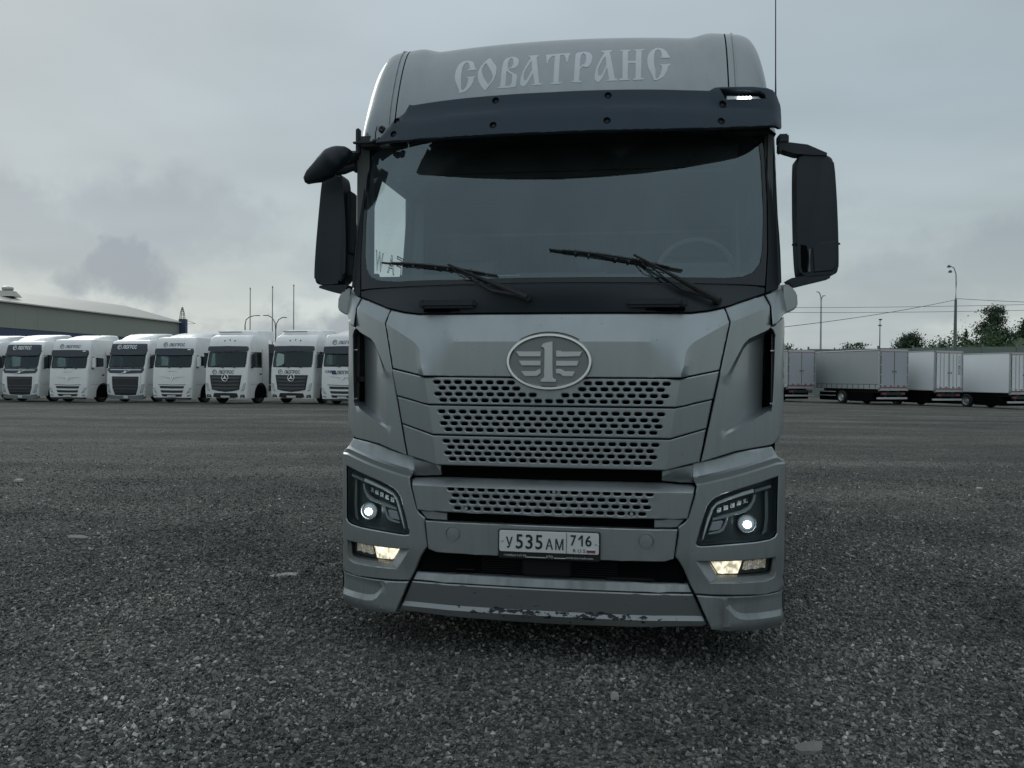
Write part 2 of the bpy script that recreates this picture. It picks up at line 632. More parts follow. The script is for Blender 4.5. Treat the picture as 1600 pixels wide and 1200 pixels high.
def stone_material():
    m = bpy.data.materials.new('loose_stone'); m.use_nodes = True
    nt = m.node_tree; N, L = nt.nodes, nt.links
    p = N['Principled BSDF']; p.inputs['Roughness'].default_value = 0.8; p.inputs['Specular IOR Level'].default_value = 0.3
    oi = N.new('ShaderNodeObjectInfo')
    r = N.new('ShaderNodeValToRGB'); L.new(oi.outputs['Random'], r.inputs[0])
    e = r.color_ramp.elements
    e[0].position = 0; e[0].color = (0.042, 0.043, 0.041, 1)
    e[1].position = 1; e[1].color = (0.46, 0.455, 0.42, 1)
    for pp, c in ((0.40, (0.112, 0.117, 0.112)), (0.82, (0.170, 0.176, 0.168)), (0.965, (0.30, 0.30, 0.285))):
        k = e.new(pp); k.color = c + (1,)
    tc = N.new('ShaderNodeTexCoord')
    nz = N.new('ShaderNodeTexNoise'); nz.inputs['Scale'].default_value = 0.7; nz.inputs['Detail'].default_value = 3
    L.new(oi.outputs['Location'], nz.inputs['Vector'])
    tr = N.new('ShaderNodeValToRGB'); L.new(nz.outputs[0], tr.inputs[0])
    tr.color_ramp.elements[0].position = 0.34; tr.color_ramp.elements[0].color = (0.56, 0.57, 0.58, 1)
    tr.color_ramp.elements[1].position = 0.66; tr.color_ramp.elements[1].color = (1.42, 1.40, 1.34, 1)
    mm = N.new('ShaderNodeMix'); mm.data_type = 'RGBA'; mm.blend_type = 'MULTIPLY'; mm.inputs[0].default_value = 1.0
    L.new(r.outputs[0], mm.inputs[6]); L.new(tr.outputs[0], mm.inputs[7]); L.new(mm.outputs[2], p.inputs['Base Color'])
    return m


def gravel(name, rect, density, smin, smax, seed, label):
    """loose stones over a strip of the yard, as geometry-node instances (uncountable)"""
    x0, x1, y0, y1 = rect
    st = 0.5
    nx, ny = int((x1 - x0) / st) + 1, int((y1 - y0) / st) + 1
    V, F = [], []
    for j in range(ny):
        for i in range(nx):
            x, y = x0 + i * st, y0 + j * st
            w = 0.012 * math.sin(x * 0.9 + 1.3 * math.sin(y * 0.5)) * math.cos(y * 0.7 + x * 0.2)
            V.append((x, y, zg(x, y) + w - 0.003))
    for j in range(ny - 1):
        for i in range(nx - 1):
            a = j * nx + i
            F.append((a, a + 1, a + 1 + nx, a + nx))
    me = bpy.data.meshes.new(name); me.from_pydata(V, [], F)
    o = bpy.data.objects.new(name, me); COL.objects.link(o)
    ng = bpy.data.node_groups.new(name, 'GeometryNodeTree')
    ng.interface.new_socket('Geometry', in_out='INPUT', socket_type='NodeSocketGeometry')
    ng.interface.new_socket('Geometry', in_out='OUTPUT', socket_type='NodeSocketGeometry')
    N, L = ng.nodes, ng.links
    gi, go = N.new('NodeGroupInput'), N.new('NodeGroupOutput')
    dp = N.new('GeometryNodeDistributePointsOnFaces'); dp.inputs['Seed'].default_value = seed
    # patchy cover
    pos = N.new('GeometryNodeInputPosition')
    no = N.new('ShaderNodeTexNoise'); no.inputs['Scale'].default_value = 1.1; no.inputs['Detail'].default_value = 4
    L.new(pos.outputs[0], no.inputs['Vector'])
    mr = N.new('ShaderNodeMapRange'); L.new(no.outputs[0], mr.inputs[0])
    mr.inputs[1].default_value = 0.30; mr.inputs[2].default_value = 0.68
    mr.inputs[3].default_value = density * 0.45; mr.inputs[4].default_value = density * 1.5
    sp = N.new('ShaderNodeSeparateXYZ'); L.new(pos.outputs[0], sp.inputs[0])
    fy = N.new('ShaderNodeMapRange'); L.new(sp.outputs[1], fy.inputs[0])
    fy.inputs[1].default_value = 4.5; fy.inputs[2].default_value = 22.0; fy.inputs[3].default_value = 1.0; fy.inputs[4].default_value = 0.0
    fp = N.new('ShaderNodeMath'); fp.operation = 'POWER'; fp.inputs[1].default_value = 4.0; L.new(fy.outputs[0], fp.inputs[0])
    ax = N.new('ShaderNodeMath'); ax.operation = 'ABSOLUTE'; L.new(sp.outputs[0], ax.inputs[0])
    lim = N.new('ShaderNodeMath'); lim.operation = 'MULTIPLY_ADD'; L.new(sp.outputs[1], lim.inputs[0]); lim.inputs[1].default_value = 0.78; lim.inputs[2].default_value = 1.6
    lt = N.new('ShaderNodeMath'); lt.operation = 'LESS_THAN'; L.new(ax.outputs[0], lt.inputs[0]); L.new(lim.outputs[0], lt.inputs[1])
    f0 = N.new('ShaderNodeMath'); f0.operation = 'MULTIPLY'; L.new(fp.outputs[0], f0.inputs[0]); L.new(lt.outputs[0], f0.inputs[1])
    fm = N.new('ShaderNodeMath'); fm.operation = 'MULTIPLY'; L.new(mr.outputs[0], fm.inputs[0]); L.new(f0.outputs[0], fm.inputs[1])
    L.new(fm.outputs[0], dp.inputs['Density'])
    L.new(gi.outputs[0], dp.inputs['Mesh'])
    ico = N.new('GeometryNodeMeshCube'); ico.inputs['Size'].default_value = (1.5, 1.35, 1.2)
    sm_ = N.new('GeometryNodeSetMaterial'); sm_.inputs['Material'].default_value = MATS['stone']
    L.new(ico.outputs[0], sm_.inputs[0])
    ins = N.new('GeometryNodeInstanceOnPoints')
    L.new(dp.outputs['Points'], ins.inputs['Points']); L.new(sm_.outputs[0], ins.inputs['Instance'])
    rr = N.new('FunctionNodeRandomValue'); rr.data_type = 'FLOAT_VECTOR'
    rr.inputs[0].default_value = (0, 0, 0); rr.inputs[1].default_value = (6.28, 6.28, 6.28)
    L.new(rr.outputs[0], ins.inputs['Rotation'])
    s1 = N.new('FunctionNodeRandomValue'); s1.data_type = 'FLOAT_VECTOR'
    s1.inputs[0].default_value = (0.6, 0.55, 0.35); s1.inputs[1].default_value = (1.5, 1.1, 0.8); s1.inputs['Seed'].default_value = 5
    s2 = N.new('FunctionNodeRandomValue'); s2.data_type = 'FLOAT'
    s2.inputs[2].default_value = 0.0; s2.inputs[3].default_value = 1.0; s2.inputs['Seed'].default_value = 9
    pw = N.new('ShaderNodeMath'); pw.operation = 'POWER'; pw.inputs[1].default_value = 3.2
    L.new(s2.outputs[1], pw.inputs[0])
    m2 = N.new('ShaderNodeMapRange'); L.new(pw.outputs[0], m2.inputs[0]); m2.inputs[3].default_value = smin; m2.inputs[4].default_value = smax
    vs = N.new('ShaderNodeVectorMath'); vs.operation = 'SCALE'
    L.new(s1.outputs[0], vs.inputs[0]); L.new(m2.outputs[0], vs.inputs['Scale'])
    L.new(vs.outputs[0], ins.inputs['Scale'])
    L.new(ins.outputs[0], go.inputs[0])
    md = o.modifiers.new('gravel', 'NODES'); md.node_group = ng
    tag(o, label, None, None, 'stuff')
    return o


MATS['stone'] = stone_material()
gravel('gravel', (-12.0, 12.0, 1.5, 22.0), 5200, 0.0032, 0.0175, 1, 'loose dark grey gravel of the yard in front of and under the silver truck')

# single bigger stones and scraps that stand out from the gravel
def flat_stone(name, x, y, sx, sy, h, rz, col, label, cat='stone', seed=0):
    r_ = random.Random(seed)
    n = 11
    ang = [2 * math.pi * i / n for i in range(n)]
    rad = [0.55 + 0.55 * r_.random() for _ in ang]
    V = []
    for k, (s, z) in enumerate(((1.0, -0.01), (1.0, h * 0.45), (0.80, h * 0.9), (0.35, h))):
        for a, q in zip(ang, rad):
            V.append((sx * s * q * math.cos(a), sy * s * q * math.sin(a), z * (1 + 0.3 * (r_.random() - 0.5)) if z > 0 else z))
    F = []
    for k in range(3):
        for i in range(n):
            j = (i + 1) % n
            F.append((k * n + i, k * n + j, (k + 1) * n + j, (k + 1) * n + i))
    F.append(tuple(3 * n + i for i in range(n)))
    me = bpy.data.meshes.new(name); me.from_pydata(V, [], F)
    o = link(name, me, mat('stone_%d' % seed, col, 0.85, nv=0.35, ns=30, bump=0.5, bs=60), None, True, 25)
    o.location = (x, y, zg(x, y) + 0.004); o.rotation_euler = (0, 0, rz)
    tag(o, label, cat)


flat_stone('flat_stone', -1.69, 5.98, 0.13, 0.07, 0.012, 0.2, (0.27, 0.27, 0.25), 'thin pale flat slab lying on the gravel left of the bumper', 'stone', 1)
flat_stone('flat_stone', 1.22, 3.24, 0.07, 0.05, 0.016, 0.5, (0.16, 0.16, 0.15), 'broad flat stone in the gravel at the bottom right', 'stone', 2)
flat_stone('pale_stone', 0.49, 3.75, 0.024, 0.02, 0.022, 0.1, (0.30, 0.29, 0.27), 'small pale stone on the gravel below the right of the bumper', 'stone', 3)
flat_stone('pale_stone', -1.25, 3.52, 0.028, 0.022, 0.018, 0.9, (0.24, 0.23, 0.21), 'small pale stone on the gravel at the bottom left', 'stone', 4)
flat_stone('flat_stone', -3.98, 7.32, 0.14, 0.06, 0.012, -0.3, (0.15, 0.155, 0.145), 'worn grey slab in the gravel at the left', 'stone', 5)
flat_stone('pale_stone', 6.42, 10.97, 0.05, 0.05, 0.03, 0.3, (0.36, 0.35, 0.32), 'whitish stone on the gravel far right of the truck', 'stone', 6)
flat_stone('pale_stone', -6.84, 11.1, 0.06, 0.05, 0.03, 0.3, (0.42, 0.42, 0.40), 'whitish stone on the gravel near the left edge', 'stone', 8)
flat_stone('flat_stone', 2.24, 4.20, 0.05, 0.035, 0.02, 1.0, (0.20, 0.20, 0.19), 'flat grey stone on the gravel below the right headlamp', 'stone', 9)

# ---------------------------------------------------------------- the silver truck in front
def paint_material(name='silver_paint', clean=(0.315, 0.350, 0.362)):
    """silver metallic paint under a thin uneven film of road dust, deepened low down as painted shade, with run marks and dead insects"""
    m = bpy.data.materials.new(name); m.use_nodes = True
    nt = m.node_tree; N, L = nt.nodes, nt.links
    p = N['Principled BSDF']
    p.inputs['Coat Weight'].default_value = 0.45; p.inputs['Coat Roughness'].default_value = 0.08
    tc = N.new('ShaderNodeTexCoord')

    def noise(scale, det, vec=None):
        n = N.new('ShaderNodeTexNoise'); n.inputs['Scale'].default_value = scale; n.inputs['Detail'].default_value = det
        L.new(vec or tc.outputs['Object'], n.inputs['Vector']); return n.outputs[0]

    def mr(v, a, b, c_, d):
        n = N.new('ShaderNodeMapRange'); L.new(v, n.inputs[0])
        for k, q in enumerate((a, b, c_, d)): n.inputs[k + 1].default_value = q
        return n.outputs[0]

    def mix(f, a, b):
        n = N.new('ShaderNodeMix'); n.data_type = 'RGBA'
        L.new(f, n.inputs[0])
        for k, v in ((6, a), (7, b)):
            if isinstance(v, tuple): n.inputs[k].default_value = v + (1,)
            else: L.new(v, n.inputs[k])
        return n.outputs[2]
    mp_ = N.new('ShaderNodeMapping'); mp_.inputs['Scale'].default_value = (9.0, 9.0, 1.2)
    L.new(tc.outputs['Object'], mp_.inputs[0])
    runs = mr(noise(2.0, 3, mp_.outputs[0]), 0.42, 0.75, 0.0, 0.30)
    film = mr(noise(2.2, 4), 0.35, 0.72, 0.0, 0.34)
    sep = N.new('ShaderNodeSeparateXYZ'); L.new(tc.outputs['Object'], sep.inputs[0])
    low = mr(sep.outputs[2], 1.6, 0.3, 0.25, 1.45)          # road spray, plus shade painted in towards the ground
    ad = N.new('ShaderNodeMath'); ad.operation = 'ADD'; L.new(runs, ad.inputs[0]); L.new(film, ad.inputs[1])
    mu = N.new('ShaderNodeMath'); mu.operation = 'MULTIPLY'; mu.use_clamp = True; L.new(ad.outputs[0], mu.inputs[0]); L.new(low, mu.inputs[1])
    dirt_shade = mu.outputs[0]
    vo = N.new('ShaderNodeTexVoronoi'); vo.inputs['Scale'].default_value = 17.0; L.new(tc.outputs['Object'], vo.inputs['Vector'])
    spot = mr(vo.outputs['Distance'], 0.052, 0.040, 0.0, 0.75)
    c0 = mix(dirt_shade, clean, (0.110, 0.116, 0.112))
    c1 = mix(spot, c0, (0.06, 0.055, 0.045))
    L.new(c1, p.inputs['Base Color'])
    L.new(mr(dirt_shade, 0.0, 0.6, 0.82, 0.35), p.inputs['Metallic'])
    L.new(mr(dirt_shade, 0.0, 0.6, 0.36, 0.58), p.inputs['Roughness'])
    return m


def chip_material():
    m = bpy.data.materials.new('chipped_silver_paint'); m.use_nodes = True
    nt = m.node_tree; N, L = nt.nodes, nt.links
    p = N['Principled BSDF']
    tc = N.new('ShaderNodeTexCoord')
    sep = N.new('ShaderNodeSeparateXYZ'); L.new(tc.outputs['Object'], sep.inputs[0])

    def mth(op, a, b=None):
        n = N.new('ShaderNodeMath'); n.operation = op
        for i, v in enumerate((a, b)):
            if v is None: continue
            if isinstance(v, (int, float)): n.inputs[i].default_value = v
            else: L.new(v, n.inputs[i])
        return n.outputs[0]

    def mr(v, a, b, c, d):
        n = N.new('ShaderNodeMapRange'); n.interpolation_type = 'SMOOTHSTEP'
        L.new(v, n.inputs[0])
        for i, q in enumerate((a, b, c, d)): n.inputs[i + 1].default_value = q
        return n.outputs[0]
    no = N.new('ShaderNodeTexNoise'); no.inputs['Scale'].default_value = 24; no.inputs['Detail'].default_value = 7; no.inputs['Roughness'].default_value = 0.65
    mpn = N.new('ShaderNodeMapping'); mpn.inputs['Scale'].default_value = (0.8, 1, 1.6)
    L.new(tc.outputs['Object'], mpn.inputs[0]); L.new(mpn.outputs[0], no.inputs['Vector'])
    line = mr(mth('ABSOLUTE', mth('SUBTRACT', sep.outputs[2], 0.262)), 0.0, 0.045, 0.20, 0.0)
    xw = mth('MULTIPLY', mr(sep.outputs[0], -0.55, -0.25, 0.0, 1.0), mr(sep.outputs[0], 0.30, 0.75, 1.0, 0.1))
    thr = mth('SUBTRACT', 0.675, mth('MULTIPLY', line, xw))
    f = mr(mth('SUBTRACT', no.outputs[0], thr), -0.006, 0.006, 0.0, 1.0)
    mx = N.new('ShaderNodeMix'); mx.data_type = 'RGBA'
    mx.inputs[6].default_value = (0.28, 0.30, 0.307, 1); mx.inputs[7].default_value = (0.012, 0.016, 0.02, 1)
    L.new(f, mx.inputs[0]); L.new(mx.outputs[2], p.inputs['Base Color'])
    L.new(mr(f, 0, 1, 0.78, 0.0), p.inputs['Metallic'])
    L.new(mr(f, 0, 1, 0.46, 0.7), p.inputs['Roughness'])
    b = N.new('ShaderNodeBump'); b.invert = True; b.inputs['Strength'].default_value = 0.6; b.inputs['Distance'].default_value = 0.002
    L.new(f, b.inputs['Height']); L.new(b.outputs[0], p.inputs['Normal'])
    return m


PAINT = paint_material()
ROOFP = paint_material('silver_paint_sky_dimmed', (0.225, 0.255, 0.265))   # same silver paint, colour darkened to offset skylight on the roof
CHIP = chip_material()
BLACK = mat('black_plastic', (0.013, 0.021, 0.028), 0.50, 0.0, nv=0.15, ns=10, bump=0.08, bs=300, spec=0.4)
VISOR = mat('visor_plastic', (0.014, 0.030, 0.046), 0.55, 0.0, nv=0.10, ns=6, spec=0.3)
FRIT = mat('black_glass_edge', (0.012, 0.016, 0.020), 0.10, 0.0, nv=0.1)
DARK = mat('dark_void', (0.0035, 0.004, 0.0045), 0.9, nv=0.2, spec=0.05)
RUB = mat('rubber', (0.018, 0.019, 0.020), 0.75, nv=0.3, ns=20, bump=0.3)
CHROME = mat('satin_chrome', (0.68, 0.71, 0.72), 0.18, 1.0, nv=0.05)
SATIN = mat('satin_silver', (0.52, 0.545, 0.55), 0.32, 0.85, nv=0.05)
LETTER = mat('letter_white', (0.54, 0.58, 0.60), 0.6, 0.0, nv=0.04)
LAMPBK = mat('lamp_housing', (0.045, 0.058, 0.062), 0.30, 0.1, nv=0.2, ns=30)
LAMPGR = mat('lamp_light_guide', (0.60, 0.64, 0.65), 0.30, 0.1, nv=0.1)
REFL = mat('lamp_reflector', (0.72, 0.75, 0.76), 0.18, 0.9, nv=0.5, ns=60, bump=0.8, bs=90)
LED = mat('lit_projector_lens', (0.9, 0.95, 1.0), 0.2, emit=(0.86, 0.95, 1.0), es=14.0)
HALO = mat('projector_glass', (0.30, 0.36, 0.38), 0.10, 0.2, nv=0.3, ns=40, emit=(0.75, 0.9, 1.0), es=0.15)
WARM = mat('lit_fog_lamp', (0.9, 0.8, 0.6), 0.25, emit=(1.0, 0.86, 0.62), es=1.25, nv=0.3, ns=18)


def uneven_glow(m):
    nt = m.node_tree; N, L = nt.nodes, nt.links
    tc = N.new('ShaderNodeTexCoord'); n = N.new('ShaderNodeTexNoise'); n.inputs['Scale'].default_value = 26; n.inputs['Detail'].default_value = 2
    L.new(tc.outputs['Object'], n.inputs['Vector'])
    q = N.new('ShaderNodeMapRange'); L.new(n.outputs[0], q.inputs[0])
    for k, w in enumerate((0.36, 0.62, 0.35, 1.7)): q.inputs[k + 1].default_value = w
    L.new(q.outputs[0], N['Principled BSDF'].inputs['Emission Strength'])


uneven_glow(WARM)
WINDSCREEN = glass('windscreen_glass', (0.80, 0.86, 0.86), 3.0, 0.012, (0.30, 0.38, 0.42), 0.06)


def wiped_arcs(m):
    nt = m.node_tree; N, L = nt.nodes, nt.links
    mf = [n for n in N if n.type == 'MATH' and abs(n.inputs[1].default_value - 0.12) < 1e-6][0]
    tc = [n for n in N if n.type == 'TEX_COORD'][0]
    tot = None
    for (x, z, r) in ((0.863, 1.908, 0.93), (-0.118, 1.918, 0.90)):
        v = N.new('ShaderNodeVectorMath'); v.operation = 'MULTIPLY'; v.inputs[1].default_value = (1, 0, 1); L.new(tc.outputs['Object'], v.inputs[0])
        d_ = N.new('ShaderNodeVectorMath'); d_.operation = 'DISTANCE'; d_.inputs[1].default_value = (x, 0, z); L.new(v.outputs[0], d_.inputs[0])
        q = N.new('ShaderNodeMapRange'); L.new(d_.outputs['Value'], q.inputs[0])
        for k, w in enumerate((r - 0.012, r + 0.012, 0.75, 1.75)): q.inputs[k + 1].default_value = w
        if tot is None: tot = q.outputs[0]
        else:
            mn = N.new('ShaderNodeMath'); mn.operation = 'MINIMUM'; L.new(tot, mn.inputs[0]); L.new(q.outputs[0], mn.inputs[1]); tot = mn.outputs[0]
    mu = N.new('ShaderNodeMath'); mu.operation = 'MULTIPLY'
    tgt = mf.outputs[0].links[0].to_socket
    L.new(mf.outputs[0], mu.inputs[0]); L.new(tot, mu.inputs[1]); L.new(mu.outputs[0], tgt)


wiped_arcs(WINDSCREEN)
CLEAR = glass('clear_lamp_glass', (0.90, 0.93, 0.94), 0.9, 0.02)
SIDEGL = glass('side_window_glass', (0.92, 0.95, 0.93), 1.0, 0.01)
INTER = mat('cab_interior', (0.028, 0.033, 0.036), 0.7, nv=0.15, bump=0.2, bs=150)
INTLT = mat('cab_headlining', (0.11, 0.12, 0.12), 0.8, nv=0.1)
STEEL = mat('chassis_steel', (0.035, 0.036, 0.038), 0.6, 0.4, nv=0.3)
WHEELM = mat('wheel_steel', (0.42, 0.43, 0.43), 0.45, 0.5, nv=0.15)
MIRROR = mat('mirror_glass', (0.8, 0.84, 0.84), 0.02, 1.0, nv=0.0)

TRUCK = tag(empty('tractor_truck', (0.1918, 4.1538, 0.0), R(-8.704)),
            'silver grey heavy tractor truck facing the camera with its headlamps lit', 'truck')


def yF(x):
    a = abs(x)
    y = 0.02 * (min(a, 0.6) / 0.6) ** 2 + 0.15 * max(0, a - 0.55) + 0.8 * max(0, a - 0.8) ** 1.8
    if a > 1.2:
        y += ((a - 1.2) / 0.05) ** 3 * 0.045
    return y


LEAN = 0.34
_zc = ((0.0, 1.69), (0.54, 1.69), (0.58, 1.672), (0.62, 1.62), (0.655, 1.56), (0.672, 1.535), (0.682, 1.56), (0.697, 1.64), (0.741, 1.692), (0.842, 1.751), (0.927, 1.797), (1.16, 1.893), (1.3, 1.95))
_zx = [p[0] for p in _zc]; _zz = [p[1] for p in _zc]


def y_hood(x, z):
    a = abs(x)
    g = float(np.interp(a, _zx, _zz)) - 1.69
    t = z - 1.69
    k = 0.0004 + 0.075 * sm(0.50, 0.60, a) * sm(0.675, 0.655, a)
    return yF(x) + LEAN * 0.5 * (t + g + math.sqrt((t - g) ** 2 + k * k))


HOODTOP = [(0.0, 1.837), (0.40, 1.837), (0.725, 1.838), (0.81, 1.849), (0.896, 1.869)]
EMB_C = (0.0, 1.586)
hood = both(HOODTOP + [(0.922, 1.797), (0.869, 1.548), (0.669, 1.507), (0.40, 1.506), (0.0, 1.506)])
cr = [[(-0.53, 1.69), (0.53, 1.69)]]
for s in (1, -1):
    cr.append(mir([(0.669, 1.507), (0.6735, 1.535), (0.683, 1.56), (0.697, 1.64), (0.715, 1.668), (0.741, 1.692), (0.842, 1.751), (0.915, 1.790)], s))
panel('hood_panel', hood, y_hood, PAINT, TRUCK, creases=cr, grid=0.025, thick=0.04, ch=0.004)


# ---- grille strips with their oval openings
def oval(cx, cz, w, h, n=4):
    r = h / 2
    out = []
    for c, a in ((cx + w / 2 - r, -90), (cx - w / 2 + r, 90)):
        for i in range(n + 1):
            t = R(a + 180 * i / n)
            out.append((c + r * math.cos(t), cz + r * math.sin(t)))
    return out


def strip_holes(z_rows, xl, n_odd, n_even, skip=None):
    hs = []
    for k, (z, xh) in enumerate(zip(z_rows, xl)):
        n = n_odd if k % 2 == 0 else n_even
        for i in range(n):
            x = -xh + 2 * xh * i / (n - 1)
            if skip and skip(x, z):
                continue
            hs.append(oval(x, z, 0.0395, 0.0190))
    return hs


_BZ = (1.034, 1.189, 1.197, 1.349, 1.357, 1.499)
_BX = (0.60, 0.62, 0.621, 0.645, 0.646, 0.669)


def y_grille(x, z):
    a = abs(x)
    bend = float(np.interp(z, _BZ, _BX))
    return 0.012 * (min(a, bend) / 0.6) ** 2 + 0.27 * max(0.0, a - bend)


emb_skip = lambda x, z: (x / 0.245) ** 2 + ((z - EMB_C[1]) / 0.172) ** 2 < 1.06
GS = [
    ([(0.0, 1.499), (0.40, 1.499), (0.669, 1.499), (0.866, 1.541), (0.836, 1.400), (0.646, 1.357), (0.0, 1.357)],
     ([1.474, 1.443, 1.411, 1.379], [0.601, 0.572, 0.594, 0.566], 22, 21), emb_skip),
    ([(0.0, 1.349), (0.645, 1.349), (0.832, 1.393), (0.805, 1.250), (0.621, 1.197), (0.0, 1.197)],
     ([1.318, 1.286, 1.255, 1.223], [0.574, 0.546, 0.562, 0.536], 21, 20), None),
    ([(0.0, 1.189), (0.62, 1.189), (0.802, 1.243), (0.771, 1.078), (0.60, 1.034), (0.0, 1.034)],
     ([1.161, 1.129, 1.098, 1.067], [0.547, 0.521, 0.537, 0.512], 21, 20), None),
]
for half, (zr, xl, no_, ne_), sk in GS:
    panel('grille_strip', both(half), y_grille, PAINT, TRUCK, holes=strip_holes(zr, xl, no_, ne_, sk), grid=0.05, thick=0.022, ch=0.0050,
          creases=[mir([(float(np.interp(zz_, _BZ, _BX)), zz_) for zz_ in (half[0][1], half[-1][1])], s_) for s_ in (1, -1)])


def y_low(x, z):
    return yF(x) - 0.004 + (max(0.0, z - 0.917) * 1.1)


low = both([(0.0, 0.962), (0.60, 0.962), (0.742, 0.952), (0.752, 0.943), (0.712, 0.785), (0.60, 0.783), (0.0, 0.781)])
panel('lower_grille_strip', low, y_low, PAINT, TRUCK,
      holes=strip_holes([0.907, 0.873, 0.840, 0.806], [0.521, 0.495, 0.508, 0.484], 20, 19), creases=[[(-0.74, 0.917), (0.74, 0.917)]],
      grid=0.05, thick=0.022, ch=0.0050)
for s in (1, -1):
    panel('grille_end_panel', mir([(0.583, 1.028), (0.742, 1.062), (0.735, 1.0), (0.75, 0.962), (0.60, 0.972), (0.583, 0.976)], s),
          lambda x, z: yF(x) + 0.012 + 0.03 * sm(1.0, 0.96, z), PAINT, TRUCK, grid=0.04, thick=0.03, ch=0.003)
    panel('grille_end_panel', mir([(0.546, 0.776), (0.70, 0.780), (0.662, 0.738), (0.546, 0.736)], s),
          lambda x, z: yF(x) + 0.014, PAINT, TRUCK, grid=0.04, thick=0.03, ch=0.003)
b = MB()
b.box(-0.70, 0.70, 0.085, 0.10, 0.42, 1.48)
b.build('grille_backing', DARK, TRUCK, smooth=False)
b = MB()
for i in range(9):
    z = 0.46 + 0.012 * i
    b.box(-0.36, 0.36, 0.070, 0.082, z, z + 0.004)
b.box(-0.50, -0.40, 0.05, 0.082, 0.47, 0.475); b.box(-0.14, 0.12, 0.045, 0.085, 0.455, 0.55, 0.01)
b.box(0.30, 0.55, 0.05, 0.082, 0.455, 0.466, 0.003)
b.build('radiator_mesh', mat('radiator', (0.010, 0.011, 0.012), 0.6, spec=0.2), TRUCK, smooth=False)
# a few openings hold a screw boss
for x, z in ((-0.437, 0.806), (0.430, 0.806), (0.03, 0.907)):
    b = MB(); b.cyl((x, 0.03, z), (x, 0.006, z), 0.012, 0.009, 12); b.build('screw', SATIN, TRUCK)


# ---- emblem
def disc_panel(name, pts, y, m, parent, thick, ch, hole=None, grid=0.06):
    return panel(name, pts, (lambda x, z: y) if not callable(y) else y, m, parent, holes=[hole] if hole else [], grid=grid, thick=thick, ch=ch)


EM = empty('emblem'); EM.parent = TRUCK
cx, cz = EMB_C
disc_panel('emblem_shadow_gap', ellipse(cx, cz, 0.231, 0.156, 64), 0.004, DARK, EM, 0.03, 0.002)
disc_panel('emblem_plate', ellipse(cx, cz, 0.203, 0.128, 64), -0.012, mat('emblem_field', (0.23, 0.245, 0.245), 0.5, 0.7, nv=0.04), EM, 0.01, 0.001)
nseg = 64
rings = []
for (k, yy) in ((0.226, 0.0), (0.225, -0.016), (0.219, -0.024), (0.208, -0.024), (0.201, -0.014), (0.198, -0.008)):
    rings.append([(p[0], yy, p[1]) for p in ellipse(cx, cz, k, k - 0.075, nseg)])
b = MB()
V = [p for r in rings for p in r]
b.poly(V, [(k * nseg + i, k * nseg + (i + 1) % nseg, (k + 1) * nseg + (i + 1) % nseg, (k + 1) * nseg + i) for k in range(len(rings) - 1) for i in range(nseg)])
b.build('emblem_ring', CHROME, EM)


def emb(px, pz):          # emblem drawing units (1/10 px of the enlarged view) to metres
    return ((px - 777) * 0.000334, EMB_C[1] - (pz - 547) * 0.000334)


one = [(660, 300), (690, 270), (760, 245), (835, 232), (838, 780), (850, 810), (888, 825), (888, 865), (655, 865), (655, 825), (690, 810), (705, 790), (705, 360), (690, 335), (658, 325)]
panel('emblem_numeral', [emb(*p) for p in one], lambda x, z: -0.024, SATIN, EM, grid=0.05, thick=0.014, ch=0.0028)
wings = [
    [(255, 392), (655, 392), (655, 475), (310, 475)], [(300, 535), (655, 535), (655, 615), (355, 615)],
    [(345, 698), (570, 698), (655, 650), (655, 730), (600, 775), (405, 775)],
    [(885, 378), (965, 378), (968, 392), (1300, 392), (1260, 470), (885, 478)], [(885, 535), (1250, 535), (1215, 615), (885, 618)],
    [(885, 662), (965, 662), (1025, 698), (1188, 698), (1150, 775), (1000, 775), (950, 738), (885, 735)]]
for w in wings:
    panel('emblem_wing', [emb(*p) for p in w], lambda x, z: -0.021, SATIN, EM, grid=0.05, thick=0.012, ch=0.0028)

# ---- number plate bar, bumper
bar = both([(0.0, 0.731), (0.40, 0.7305), (0.663, 0.730), (0.645, 0.580), (0.60, 0.566), (0.0, 0.564)])
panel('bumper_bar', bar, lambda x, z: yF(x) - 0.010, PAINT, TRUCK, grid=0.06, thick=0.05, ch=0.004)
for s in (1, -1):
    x = s * 0.505
    yb = yF(x) - 0.010
    b = MB(); b.lathe([(yb - 0.001, 0.0405), (yb - 0.004, 0.0385), (yb - 0.002, 0.0365), (yb + 0.004, 0.0360), (yb + 0.004, 0.035), (yb - 0.004, 0.0335), (yb - 0.005, 0.0)], 'Y', 40, (x, 0, 0.673))
    b.build('tow_eye_cover', PAINT, TRUCK)
lip = both([(0.0, 0.447), (0.40, 0.447), (0.722, 0.443), (0.741, 0.400), (0.40, 0.399), (0.0, 0.399)])
panel('bumper_lip', lip, lambda x, z: yF(x) + 0.022 + 0.25 * (z - 0.40), PAINT, TRUCK, grid=0.06, thick=0.10, ch=0.004)


def y_bump(x, z):
    return yF(x) + 0.018 + float(np.interp(z, (0.20, 0.215, 0.252, 0.264, 0.276, 0.39), (0.045, 0.020, 0.009, 0.011, 0.019, 0.0)))


bump = both([(0.0, 0.394), (0.40, 0.394), (0.746, 0.392), (0.822, 0.232), (0.80, 0.221), (0.40, 0.208), (0.0, 0.206)])
panel('bumper_center', bump, y_bump, CHIP, TRUCK, grid=0.03, thick=0.16, ch=0.006, creases=[[(-0.80, 0.252), (0.80, 0.252)], [(-0.795, 0.276), (0.795, 0.276)]])


